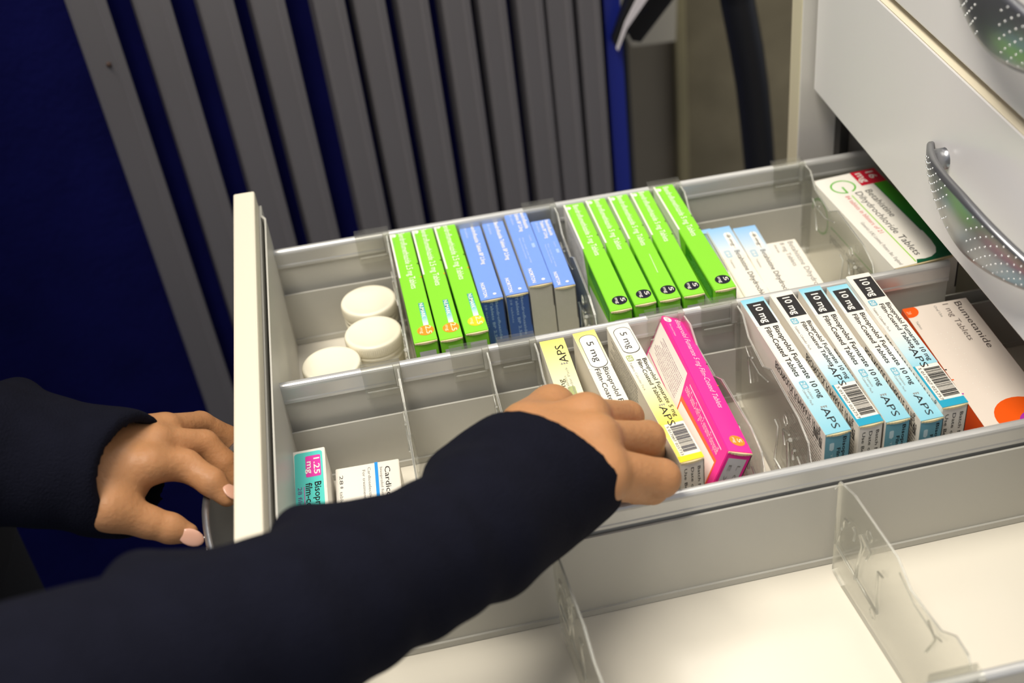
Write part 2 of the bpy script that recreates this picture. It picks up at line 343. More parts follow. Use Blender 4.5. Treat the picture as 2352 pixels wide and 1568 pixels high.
# ------------------------------------------------------------------ clear dividers
# profile in (distance from clip end, z), clip end at 0
PRO = [(0.0, -0.012), (0.012, 0.004), (0.036, 0.006), (0.062, -0.014), (0.125, -0.018), (0.158, 0.001), (0.262, 0.002), (0.298, -0.008), (0.310, -0.03), (0.312, -0.13), (0.300, -0.158), (0.275, -0.1635), (0.03, -0.1635), (0.012, -0.15), (0.008, -0.09)]
def ridge(bm, pts, f, th=0.0016, r=0.0007, mi=1):
    tube(bm, [f(*p) for p in pts], r, 6, True, mi)
def divider(x, rail, side, label, bow=0.0, xs=0.0, group='clear plastic dividers in the drawer'):
    # side -1: hooks on 'rail' and runs towards the viewer; +1: hooks and runs away
    ry = RY[rail]
    t = thing('clear_divider', label, 'divider', U3(x, ry + side * 0.17, FL + 0.003), group)
    def f(d, z, dx=0.0): return U3(x + dx + xs * (d / 0.31) + bow * math.sin(math.pi * min(1, max(0, d / 0.31))) * (0.02 - z) * 5, ry + side * (0.009 + d), z)
    bm = bmesh.new(); th = Vector((0.0013, 0, 0))
    # build as a strip mesh so that it can bow
    n = 24; ds = sorted(set([p[0] for p in PRO] + [0.31 * k / n for k in range(n + 1)]))
    top = PRO[:9]; bot = [PRO[0], PRO[14], PRO[13], PRO[12], PRO[11], PRO[10], PRO[9], PRO[8]]
    def interp(poly, d):
        for a, b in zip(poly, poly[1:]):
            if a[0] <= d <= b[0] and b[0] > a[0]: return a[1] + (b[1] - a[1]) * (d - a[0]) / (b[0] - a[0])
        return poly[-1][1]
    rowsA, rowsB = [], []
    for d in [v for v in ds if v <= 0.309]:
        zt = interp(top, d); zb = interp(bot, d); r = []
        for k in range(7): r.append(f(d, zb + (zt - zb) * k / 6))
        rowsA.append([bm.verts.new(p) for p in r]); rowsB.append([bm.verts.new(p + th) for p in r])
    fs = []
    for i in range(len(rowsA) - 1):
        for k in range(6):
            fs.append(bm.faces.new([rowsA[i][k], rowsA[i][k + 1], rowsA[i + 1][k + 1], rowsA[i + 1][k]])); fs.append(bm.faces.new([rowsB[i][k], rowsB[i + 1][k], rowsB[i + 1][k + 1], rowsB[i][k + 1]]))
        for k in (0, 6):
            g = bm.faces.new([rowsA[i][k], rowsA[i + 1][k], rowsB[i + 1][k], rowsB[i][k]]); g.material_index = 1; fs.append(g)
    for i in (0, len(rowsA) - 1):
        for k in range(6):
            g = bm.faces.new([rowsA[i][k], rowsA[i][k + 1], rowsB[i][k + 1], rowsB[i][k]]); g.material_index = 1; fs.append(g)
    bmesh.ops.recalc_face_normals(bm, faces=fs)
    g = lambda d, z: f(d, z, 0.003 if side > 0 else -0.002)
    # moulded ridges and latch shapes
    ridge(bm, [(0.272, -0.052), (0.284, -0.056), (0.288, -0.078)], g); ridge(bm, [(0.290, -0.078), (0.297, -0.115)], g)
    ridge(bm, [(0.297, -0.115), (0.19, -0.125)], g, r=0.0010); ridge(bm, [(0.19, -0.125), (0.196, -0.09), (0.198, -0.062), (0.186, -0.060)], g)
    ridge(bm, [(0.245, -0.046), (0.236, -0.056), (0.242, -0.082), (0.246, -0.122)], g, r=0.0013); ridge(bm, [(0.240, -0.042), (0.218, -0.050), (0.226, -0.070)], g)
    ridge(bm, [(0.262, -0.05), (0.256, -0.052), (0.258, -0.068)], g, r=0.0009); ridge(bm, [(0.09, -0.028), (0.072, -0.04), (0.085, -0.075)], g)
    ridge(bm, [(0.155, -0.02), (0.118, -0.034), (0.075, -0.036), (0.06, -0.03)], g, r=0.0005)
    ridge(bm, [p for p in PRO[1:9]], lambda d, z: f(d, z, 0.0015), r=0.0004)
    for c in ((0.225, -0.03), (0.20, -0.135)):
        ridge(bm, [(c[0] + 0.007 * math.cos(a), c[1] + 0.007 * math.sin(a)) for a in [2 * math.pi * k / 10 for k in range(11)]], g, r=0.0004)
    obj('blade', bm, [M_clear, M_clear_edge], t)
    # clip hooked over the rail
    bm = bmesh.new(); y0, y1 = ry - 0.0105, ry + 0.0105; ca, cb = (x - 0.047, x + 0.005)
    prism(bm, [U3(ca, y1, -0.012), U3(ca, y1, 0.0035), U3(ca, y0, 0.0035), U3(ca, y0, -0.045), U3(ca, y0 + 0.003, -0.045), U3(ca, y0 + 0.003, 0.0008), U3(ca, y1 - 0.003, 0.0008), U3(ca, y1 - 0.003, -0.012)], Vector(((cb - ca) * S, 0, 0)))
    box(bm, ca + 0.003, cb - 0.006, y0 - 0.0012, y0, -0.034, -0.0325, mi=1)
    box(bm, cb - 0.010, cb, y0 - 0.003, y0 + 0.002, -0.03, 0.0045, 0.001, 1, 1)
    obj('clip', bm, [M_clear, M_clear_edge], t)
divider(-0.020, 0, -1, 'clear plastic divider in the back lane between the white tubs and the green boxes')
divider(0.243, 0, -1, 'clear plastic divider in the back lane between the blue boxes and the five green boxes')
divider(0.447, 0, -1, 'clear plastic divider in the back lane just right of the five green boxes')
divider(0.655, 0, -1, 'clear plastic divider in the back lane left of the large white and green box', 0.0)
divider(-0.037, 1, -1, 'clear plastic divider in the middle lane right of the flat white box')
divider(0.083, 1, -1, 'clear plastic divider crossing the empty part of the middle lane')
divider(0.148, 1, -1, 'clear plastic divider in the middle lane left of the pale yellow boxes')
divider(0.356, 1, -1, 'clear plastic divider bulging behind the pink box', 0.014, 0.018)
divider(0.433, 1, -1, 'clear plastic divider left of the row of 10 mg boxes', 0.0)
divider(0.470, 3, 1, 'clear plastic divider standing alone in the empty white near lane', 0.0, -0.026)
divider(0.118, 3, 1, 'clear plastic divider in the empty near lane, mostly hidden under the sleeve', 0.0, -0.02)
# ------------------------------------------------------------------ white tubs
def tub(x, y, z, R0, label, first=[None]):
    h = (z - FL) * S - 0.0013
    t = thing('pill_tub', label, 'tub', U3(x, y, FL + 0.003), 'white tubs with screw lids')
    c = U3(x, y, z); bm = bmesh.new(); r = R0 * S
    lathe(bm, c, [(0, -0.0006), (r * 0.80, -0.0006), (r * 0.84, -0.0001), (r * 0.90, 0), (r * 0.965, -0.0003), (r, -0.0012), (r, -0.0078), (r * 0.985, -0.0084), (r * .90, -0.0084)], 72)
    # fine ribs round the rim
    for k in range(90):
        a = 2 * math.pi * k / 90; p = Vector((c.x + r * math.cos(a), c.y + r * math.sin(a), c.z))
        tube(bm, [p + Vector((0, 0, -0.002)), p + Vector((0, 0, -0.0075))], 0.00022, 4, False)
    obj('lid', bm, M_pot, t)
    bm = bmesh.new()
    lathe(bm, c, [(r * .9, -0.008), (r * .985, -0.0092), (r * .985, -0.0112), (r * .95, -0.0118), (r * .95, -0.0136), (r * .98, -0.0142), (r * .98, -0.0158), (r * .93, -0.0166), (r * .915, -h + 0.002), (r * .88, -h), (0, -h)], 72)
    obj('tub_body', bm, M_pot, t)
tub(-0.0655, 1.663, -0.075, 0.0423, 'white tub with a screw lid at the far wall, furthest of the three tubs')
tub(-0.0655, 1.571, -0.072, 0.0423, 'white tub with a screw lid between the other two tubs')
tub(-0.131, 1.516, -0.075, 0.0423, 'white tub nearest the middle rail, leftmost of the three tubs')
# ------------------------------------------------------------------ printed cartons
TXT = {}
def glyphs(s, bold=False):
    key = (s, bold)
    if key in TXT: return TXT[key]
    cu = bpy.data.curves.new('txt', 'FONT'); cu.body = s; cu.size = 1; cu.resolution_u = 2
    if bold: cu.offset = 0.014
    o = bpy.data.objects.new('txt', cu); col.objects.link(o)
    me = o.to_mesh(); vs = np.array([v.co[:2] for v in me.vertices]) if len(me.vertices) else np.zeros((0, 2)); ps = [tuple(p.vertices) for p in me.polygons]
    o.to_mesh_clear(); bpy.data.objects.remove(o); bpy.data.curves.remove(cu)
    TXT[key] = (vs, ps); return TXT[key]
CAPH = 0.70
class Face:
    """frame on one side of a carton: origin, u and v directions, size"""
    def __init__(s, c, o, u, v, L, H, cn=None):
        s.c, s.o, s.u, s.v, s.L, s.H = c, Vector(o), Vector(u), Vector(v), L, H; s.n = s.u.cross(s.v); s.k = 0
    def P(s, a, b, lay): return s.o + s.u * (a * s.L) + s.v * (b * s.H) + s.n * (0.00005 + 0.00004 * lay)
    def poly(s, pts, m, lay=0, uv=None):
        bm = s.c.bm; vs = [bm.verts.new(s.P(a, b, lay)) for a, b in pts]
        try: f = bm.faces.new(vs)
        except ValueError: return
        f.material_index = s.c.mi(m)
        if uv:
            for l, q in zip(f.loops, uv): l[s.c.uv].uv = q
    def rect(s, a0, a1, b0, b1, m, lay=0): s.poly([(a0, b0), (a1, b0), (a1, b1), (a0, b1)], m, lay, [(0, 0), (1, 0), (1, 1), (0, 1)])
    def disc(s, a, b, r, m, lay=1, a0=0, a1=360, n=28):   # r in metres
        pts = [(a + r / s.L * math.cos(math.radians(t)), b + r / s.H * math.sin(math.radians(t))) for t in [a0 + (a1 - a0) * k / n for k in range(n + (a1 - a0 < 360))]]
        s.poly([(min(1, max(0, p[0])), min(1, max(0, p[1]))) for p in pts], m, lay)
    def rrect(s, a0, a1, b0, b1, r, m, lay=1):
        pts = []
        for cx, cy, t0 in ((a1, b1, 0), (a0, b1, 90), (a0, b0, 180), (a1, b0, 270)):
            sx = -1 if cx == a1 else 1; sy = -1 if cy == b1 else 1
            for k in range(7):
                t = math.radians(t0 + 15 * k); pts.append((cx + sx * r / s.L + r / s.L * math.cos(t), cy + sy * r / s.H + r / s.H * math.sin(t)))
        s.poly(pts, m, lay)
    def text(s, st, a0, b0, a1, cap, m, lay=3, bold=False, rot=0):
        """text starting at fraction (a0,b0 baseline), fitted to end at a1, cap height as a fraction of H (rot 90: runs along -v)"""
        vs, ps = glyphs(st, bold)
        if not len(vs): return
        x0, x1 = vs[:, 0].min(), vs[:, 0].max(); bm = s.c.bm
        if rot == 0:
            sx = (a1 - a0) / (x1 - x0); sy = cap / CAPH; V = [(a0 + (x - x0) * sx, b0 + y * sy) for x, y in vs]
        elif rot == 180:
            sx = (a1 - a0) / (x1 - x0); sy = cap / CAPH; V = [(a1 - (x - x0) * sx, b0 - y * sy) for x, y in vs]
        elif rot == 90:   # runs along -v from b0 down to a1, tops towards +u ; a0 = baseline
            sx = (b0 - a1) / (x1 - x0); sy = cap / CAPH; V = [(a0 + y * sy, b0 - (x - x0) * sx) for x, y in vs]
        vv = [bm.verts.new(s.P(a, b, lay)) for a, b in V]; mi = s.c.mi(m)
        for p in ps:
            try: bm.faces.new([vv[i] for i in p]).material_index = mi
            except ValueError: pass
    def fineprint(s, a0, a1, b0, b1, n, m, lay=2):
        rnd = random.Random(int(a0 * 1000 + b0 * 77 + n))
        n = n * 2
        for i in range(n):
            b = b1 - (b1 - b0) * (i + .5) / n; a = a0; h = (b1 - b0) / n * 0.36
            end = a1 - (a1 - a0) * rnd.random() * 0.25
            while a < end:
                l = (0.006 + 0.016 * rnd.random()) * (a1 - a0); s.rect(a, min(a + l, end), b - h / 2, b + h / 2, m, lay); a += l + (0.005 if rnd.random() < .7 else 0.014) * (a1 - a0)
    def barcode(s, a0, a1, b0, b1, m, lay=3):
        rnd = random.Random(7); a = a0
        while a < a1:
            wv = rnd.choice((1, 1, 2, 3)) * (a1 - a0) / 90; s.rect(a, min(a1, a + wv), b0, b1, m, lay); a += wv + rnd.choice((1, 1, 2)) * (a1 - a0) / 80
class Carton:
    def __init__(s, w, l, h, base, bev=0.0004):
        s.w, s.l, s.h = w, l, h; s.bm = bmesh.new(); s.uv = s.bm.loops.layers.uv.new('UVMap'); s.mats = []; s.mi(base)
        bm = s.bm; r = bmesh.ops.create_cube(bm, size=1, matrix=Matrix.Translation((w / 2, -l / 2, h / 2)) @ Matrix.Diagonal((w, l, h, 1)))
        bmesh.ops.bevel(bm, geom=list(bm.edges), offset=bev, segments=2, affect='EDGES')
        # local frame: far-left-bottom corner at origin, x right, -y towards viewer
        s.top = Face(s, (0, 0, h), (0, -1, 0), (1, 0, 0), l, w)
        s.top = Face(s, (0, 0, h), (0, -1, 0), (1, 0, 0), l, w)
        s.left = Face(s, (0, -l, 0), (0, 1, 0), (0, 0, 1), l, h); s.left.o = Vector((0, -l, 0)); s.left.u = Vector((0, 1, 0)); s.left.n = Vector((-1, 0, 0))
        s.right = Face(s, (w, -l, 0), (0, 1, 0), (0, 0, 1), l, h); s.right.n = Vector((1, 0, 0))
        s.near = Face(s, (0, -l, 0), (1, 0, 0), (0, 0, 1), w, h)
        s.far = Face(s, (w, 0, 0), (-1, 0, 0), (0, 0, 1), w, h)
    def mi(s, m):
        if m not in s.mats: s.mats.append(m)
        return s.mats.index(m)
def kraft(): return mat('board_edge', (222, 205, 160), 0.7)
def dims(FLp, NLp, FRp, z, zf=FL + 0.003, wtrim=1.0):
    A, B, C = pz(*FLp, z), pz(*NLp, z), pz(*FRp, z)
    d = (B - A)[:2]; l = np.linalg.norm(d); e = (C - A)[:2]; n = np.array([-d[1], d[0]]) / l; w = abs(e @ n)
    yaw = math.atan2(d[0], -d[1])   # angle of the length axis from -y towards +x
    return A, l * S, w * S * wtrim, (z - zf) * S, yaw
def carton(FLp, NLp, FRp, z, base, label, group, paint, name='medicine_box', cat='medicine box', zf=FL + 0.003, w=None, l=None, flapcol=None, roll=0.0, h=None, open_flap=0.0, shift=(0, 0)):
    A, l0, w0, h0, yaw = dims(FLp, NLp, FRp, z, zf)
    l0 = l or l0; w0 = w or w0; h0 = h or h0
    c = Carton(w0, l0, h0, base); paint(c)
    me = bpy.data.meshes.new('carton'); c.bm.to_mesh(me); c.bm.free()
    for m in c.mats: me.materials.append(m)
    t = bpy.data.objects.new(name, None); t.empty_display_size = 0.02; col.objects.link(t); tag(t, label, cat, group)
    A = W((A[0] + shift[0], A[1] + shift[1], z))
    # the top far-left corner is the anchor; the origin of the thing is its bottom far-left corner
    Rm = Matrix.Rotation(yaw, 4, 'Z') @ Matrix.Rotation(roll, 4, 'Y')
    t.matrix_world = Matrix.Translation(A) @ Rm @ Matrix.Translation((0, 0, -h0))
    o = bpy.data.objects.new('carton', me); col.objects.link(o); o.parent = t
    # end flap at the near end: a thin tucked lid edge with the bare board showing
    bm = bmesh.new(); e = 0.0003
    def lb(x0, x1, y0, y1, z0, z1, mi):
        r = bmesh.ops.create_cube(bm, size=1, matrix=Matrix.Translation(((x0 + x1) / 2, (y0 + y1) / 2, (z0 + z1) / 2)) @ Matrix.Diagonal((x1 - x0, y1 - y0, z1 - z0, 1)))
        for v in r['verts']:
            for f in v.link_faces: f.material_index = mi
    bow = 0.0007
    for k in range(8):   # slightly bowed lip of board along the top near edge
        x0 = w0 * (0.02 + 0.12 * k); x1 = x0 + 0.12 * w0; q = -l0 - 0.0003 - bow * math.sin(math.pi * (k + .5) / 8)
        lb(x0, x1, q, -l0 + 0.0002, h0 - 0.0011 - 0.0005 * math.sin(math.pi * (k + .5) / 8), h0 - 0.0003, 0)
    lb(w0 * 0.965, w0 * 0.985, -l0 - 0.0004, -l0 + 0.0001, h0 * 0.62, h0 - 0.0008, 1)
    f = bpy.data.meshes.new('end_flap'); bm.to_mesh(f); bm.free(); f.materials.append(kraft()); f.materials.append(mat('flap_slit', (60, 52, 44), 0.8))
    fo = bpy.data.objects.new('end_flap', f); col.objects.link(fo); fo.parent = t
    return t, c
ink = lambda: mat('ink_black', (24, 24, 26), 0.4)
whi = lambda: mat('print_white', (246, 242, 232), 0.42)
gra = lambda: mat('ink_grey', (140, 138, 134), 0.5)
grn = lambda: mat('carton_green', (136, 216, 54), 0.36)
nvy = lambda: mat('ink_navy', (22, 20, 40), 0.4)
white_board = mat('carton_white', (240, 234, 222), 0.42)
def green_common(c, twoline, circ, dose, upto):
    T = c.top; g = c.w
    T.rect(0.0, 0.44, 0.0, 0.075, whi(), 1); T.disc(0.04, 0.14, 0.16 * c.w, whi(), 2, 0, 360); T.text('28', 0.022, 0.09, 0.058, 0.10, mat('pale_green', (150, 220, 120), .5), 3)
    T.text('Tablets', 0.075, 0.10, 0.145, 0.08, mat('pale_green', (150, 220, 120), .5), 3)
    T.text('Bendroflumethiazide %s mg Tablets' % dose, 0.02, 0.43, upto, 0.285, whi(), 3, False)
    T.rect(0.335, 0.342, 0.93, 1.0, ink(), 3)
    T.rect(0.46, 0.467, 0.93, 1.0, mat('ink_orange', (250, 140, 30), .5) if circ != 'navy' else ink(), 3)
    N = c.near; N.rect(0.16, 0.86, 0.06, 0.90, mat('print_grey_white', (206, 206, 208), .5), 1)
    Lf = c.left; Lf.poly([(1, 0), (1, 1), (0.56, 1), (0.5, 0.75), (0.5, 0)], whi(), 1); Lf.poly([(0.46, 0), (0.46, 0.72), (0.02, 0.82), (0.02, 0)], whi(), 1)
    Lf.rect(0.03, 0.45, 0.85, 0.97, mat('green_dark', (60, 150, 20), .5), 1); Lf.fineprint(0.05, 0.44, 0.86, 0.96, 2, mat('green_pale', (140, 220, 110), .5), 2)
    Lf.fineprint(0.58, 0.95, 0.2, 0.9, 9, gra(), 2)
def paint_green25(ccol):
    def f(c):
        green_common(c, False, 'orange', '2.5', 0.555); T = c.top
        T.rect(0.685, 0.875, 0.56, 0.79, grad('numark_label', [(0, (16, 150, 140)), (0.5, (60, 180, 190)), (1, (225, 240, 230))]), 1)
        T.text('NUMARK', 0.69, 0.59, 0.81, 0.17, whi(), 3, True)
        T.disc(0.915, 0.60, 0.36 * c.w, mat('disc_' + ccol, (255, 150, 40) if ccol == 'orange' else (255, 208, 40), .4), 2)
        cr = mat('ink_cream', (250, 232, 190), .4); T.text('2.5', 0.882, 0.62, 0.945, 0.23, cr, 3, True); T.text('mg', 0.89, 0.38, 0.935, 0.14, cr, 3)
    return f
def paint_green5(scratch=False):
    def f(c):
        green_common(c, False, 'navy', '5', 0.52); T = c.top
        T.disc(0.925, 0.60, 0.35 * c.w, nvy(), 2); cr = whi(); T.text('5', 0.908, 0.66, 0.938, 0.20, cr, 3); T.text('mg', 0.902, 0.42, 0.948, 0.15, cr, 3)
        if scratch: T.poly([(0.61, 0.60), (0.60, 0.57), (0.77, 0.52), (0.775, 0.56)], mat('scratch', (200, 240, 170), .5), 3)
    return f
ord5 = ['first', 'second', 'third', 'fourth', 'fifth']
GA = [((892.7, 534.3), (951, 788), (940.3, 525.2)), ((944.4, 525), (1010.5, 781.5), (991, 517)), ((994, 513.6), (1068.4, 766), (1042, 506.4))]
for i, (a, b, c) in enumerate(GA):
    carton(a, b, c, -0.004, grn(), ['green 2.5 mg box with an orange dose disc, next to the white tubs', 'middle green 2.5 mg box with an orange dose disc', 'green 2.5 mg box with a yellow dose disc beside the blue boxes'][i],
           'green 2.5 mg boxes', paint_green25('yellow' if i == 2 else 'orange'), shift=(0, -0.001))
GH = [((1293.6, 471), (1402, 714.8), (1341.8, 463)), ((1342.6, 457.7), (1458, 700), (1391, 449.5)), ((1394.5, 449.6), (1514.5, 690), (1443, 441)), ((1444.9, 440.3), (1570, 680.5), (1493.5, 432)), ((1499.8, 429.5), (1641.7, 666.6), (1546.6, 425.5))]
for i, (a, b, c) in enumerate(GH):
    lab = ['green 5 mg box leaning at the left end of the five, its white side showing', 'green 5 mg box, second of the five from the left', 'green 5 mg box with a white scratch on top, middle of the five', 'green 5 mg box, fourth of the five from the left', 'green 5 mg box at the right end of the five, beside the pale blue boxes'][i]
    carton(a, b, c, -0.003 if i < 4 else 0.002, grn(), lab, 'green 5 mg boxes', paint_green5(i == 2), w=0.0138 if i < 4 else None, shift=(0, -0.001))
blu = lambda: mat('carton_blue', (120, 156, 232), 0.4, 0, 0.03, 300)
blud = lambda: mat('carton_blue_end', (56, 92, 168), 0.4)
def paint_blue(two):
    def f(c):
        T = c.top; pb = mat('ink_paleblue', (196, 212, 245), .5)
        T.text('28 tablets', 0.03, 0.22, 0.18, 0.11, pb, 3)
        if two:
            T.text('Bendrofluazide', 0.02, 0.72, 0.26, 0.18, whi(), 3, True); T.text('Tablets BP 2.5mg', 0.02, 0.46, 0.29, 0.17, whi(), 3, True)
            T.text('For oral use only', 0.38, 0.42, 0.72, 0.07, pb, 3); T.text('Keep out of the reach of children', 0.38, 0.28, 0.66, 0.07, pb, 3); T.text('5 tablets', 0.36, 0.74, 0.44, 0.08, pb, 3)
            T.rect(0.47, 0.53, 0.72, 0.86, mat('ink_midblue', (160, 186, 236), .5), 2)
        else: T.text('Bendrofluazide Tablets BP 2.5mg', 0.025, 0.55, 0.56, 0.19, whi(), 3, True)
        T.text('NORTON', 0.79, 0.20, 0.97, 0.16, whi(), 3, True); T.disc(0.945, 0.68, 0.075 * c.w, whi(), 3)
        N = c.near
        if two:
            N.rect(0, 1, 0, 1, mat('bare_board', (196, 190, 178), .7, 0, 0.05, 200), 1)
            for r in range(3):
                for k in range(10):
                    if (k * 7 + r * 3) % 4: N.disc(0.28 + 0.2 * r, 0.9 - 0.035 * k - 0.2 * (k > 4), 0.0003, mat('emboss', (206, 200, 190), .6), 2, n=6)
        else:
            N.rect(0, 1, 0, 1, blud(), 1); pk = mat('ink_lightblue', (150, 176, 220), .5)
            N.text('Bendrofluazide', 0.62, 0.97, 0.52, 0.12, pk, 3, True, 90); N.text('Tablets BP 2.5mg', 0.38, 0.97, 0.46, 0.12, pk, 3, True, 90); N.text('28 tablets', 0.14, 0.95, 0.68, 0.09, pk, 3, False, 90)
        c.left.rect(0, 1, 0.02, 1.0, mat('board_side', (214, 204, 184), .6), 1)
    return f
B = [((1052.8, 520.3), (1104.2, 691.2), (1101, 514)), ((1105.8, 512.3), (1162, 679.2), (1154, 504.5)), ((1156, 490.9), (1214.8, 657.5), (1206.8, 485)), ((1217.5, 509.6), (1273.8, 661), (1263, 504.3))]
bl = ['blue box nearest the green 2.5 mg boxes, dark blue end with print', 'second blue box from the left, dark blue end with print', 'blue box with a bare grey end, standing highest of the four', 'blue box with a bare grey end beside the clear divider']
for i, (a, b, c) in enumerate(B):
    z = [-0.014, -0.012, -0.004, -0.012][i]
    carton(a, b, c, z, blu(), bl[i], 'blue boxes', paint_blue(i > 1), zf=(FL + 0.003) if i != 2 else -0.108, shift=(0, 0.0))
carton((1160, 560), (1222, 752), (1210, 552), -0.1085, mat('carton_purple', (70, 32, 96), .4), 'dark purple box lying under the highest blue box', None, lambda c: c.near.text('28', 0.3, 0.5, 0.7, 0.2, whi(), 2), l=0.085, w=0.019)
# pale blue and white boxes in the back lane
def paint_beta(n):
    def f(c):
        T = c.top; T.rect(0, 0.36, 0, 1, grad('beta_grad', [(0, (140, 190, 236)), (0.55, (196, 216, 232)), (1, (240, 234, 222))]), 1)
        if n == 0: return
        T.rrect(0.07, 0.26, 0.56, 0.86, 0.0026, whi(), 2); T.text('8 mg', 0.10, 0.64, 0.23, 0.17, ink(), 3)
        T.rrect(0.27, 0.35, 0.16, 0.42, 0.0012, mat('ink_haze', (176, 200, 214), .5), 2); T.text('84', 0.285, 0.22, 0.335, 0.14, whi(), 3); T.text('Tablets', 0.37, 0.2, 0.47, 0.09, gra(), 3)
        T.text('Betahistine Dihydrochloride 8 mg', 0.285, 0.60, 1.0, 0.22, ink(), 3)
    return f
carton((1592, 532), (1680, 684), (1622, 527), -0.056, white_board, 'pale blue ended box mostly hidden behind the last green box', 'pale blue ended 8 mg boxes', paint_beta(0), l=0.112, w=0.0125)
carton((1623, 528), (1709.7, 677), (1676.5, 521.5), -0.05, white_board, 'white box with a pale blue end and 8 mg oval, left of its twin', 'pale blue ended 8 mg boxes', paint_beta(1), l=0.112)
carton((1683, 525.4), (1768, 672), (1735.2, 519), -0.05, white_board, 'white box with pale blue end, beside the plain white box', 'pale blue ended 8 mg boxes', paint_beta(1), l=0.112)
def paint_plainbeta(c):
    T = c.top; T.text('Betahistine Dihydrochloride', 0.03, 0.76, 0.95, 0.14, gra(), 3); T.text('8 mg Tablets', 0.03, 0.55, 0.38, 0.12, gra(), 3); T.text('Oral use', 0.04, 0.38, 0.16, 0.07, gra(), 3)
carton((1740, 563), (1825, 702), (1846, 542), -0.062, white_board, 'plain white box lying flat with faint grey print, left of the clear divider', None, paint_plainbeta, l=0.086, w=0.0270)
def paint_G(c):
    T = c.top; gl = mat('g_green', (96, 190, 40), .4); gd = mat('g_darkgreen', (14, 98, 62), .4); T.rect(0, 1, 0.0, 1, whi(), 0)
    L, H = T.L, T.H
    # green side band that swings round the near right corner
    edge = [(0.02, 0.80), (0.2, 0.80), (0.4, 0.80), (0.6, 0.80), (0.74, 0.80), (0.83, 0.79), (0.90, 0.76), (0.945, 0.70), (0.97, 0.60), (0.975, 0.50), (0.965, 0.38)]
    T.poly(edge + [(1, 0.34), (1, 1), (0.0, 1)], grad('g_band', [(0, (90, 176, 30)), (0.5, (40, 140, 40)), (1, (10, 90, 60))]), 1, [(p[0], 0) for p in edge] + [(1, 0), (1, 1), (0, 1)])
    T.poly([(0.0, 0.785), (0.72, 0.785), (0.72, 0.80), (0.0, 0.80)], gd, 2)
    T.rect(0.0, 0.16, 0.60, 1.0, mat('tag_red', (206, 24, 52), .4), 3); T.text('16', 0.025, 0.82, 0.105, 0.12, whi(), 4, True); T.text('mg', 0.02, 0.66, 0.13, 0.12, whi(), 4, True)
    # round G mark
    ca, cb, ro, ri = 0.128, 0.335, 0.19 * H, 0.163 * H
    n = 40; a0, a1 = 22, 354
    for k in range(n):
        t0 = math.radians(a0 + (a1 - a0) * k / n); t1 = math.radians(a0 + (a1 - a0) * (k + 1) / n)
        T.poly([(ca + r / L * math.cos(t), cb + r / H * math.sin(t)) for r, t in ((ri, t0), (ro, t0), (ro, t1), (ri, t1))], gl, 2)
    T.rect(ca, ca + ro / L, cb - 0.028, cb, gl, 2)
    T.text('Betahistine', 0.215, 0.575, 0.53, 0.105, ink(), 3); T.text('Dihydrochloride Tablets', 0.215, 0.415, 0.93, 0.105, ink(), 3)
    T.rect(0.235, 0.985, 0.335, 0.352, mat('lime', (150, 214, 40), .4), 2)
    T.text('84 tablets in blisters of 21', 0.23, 0.235, 0.66, 0.07, mat('ink_rose', (220, 110, 110), .5), 3); T.text('Generics (UK) Limited, Potters Bar, England', 0.52, 0.11, 0.98, 0.055, gra(), 3)
    Lf = c.left; Lf.rect(0, 1, 0, 1, whi(), 0)
    for k in range(18):
        t0 = math.radians(20 * k * 0.8); t1 = math.radians(20 * (k + 1) * 0.8); q = 0.2 * Lf.H
        Lf.poly([(0.88 + r / Lf.L * math.cos(t), 0.7 + r / Lf.H * math.sin(t)) for r, t in ((q * .86, t0), (q, t0), (q, t1), (q * .86, t1))], gl, 2)
    Lf.text('Betahistine Dihydrochloride Tablets', 0.10, 0.62, 0.74, 0.10, ink(), 3, True, 180)
    Lf.rect(0.1, 0.74, 0.70, 0.72, gl, 2)
carton((1866.6, 417), (2054, 617), (1990, 392), -0.012, white_board, 'large white box with a round green G mark and green band, red 16 mg corner', None, paint_G, w=0.0475)
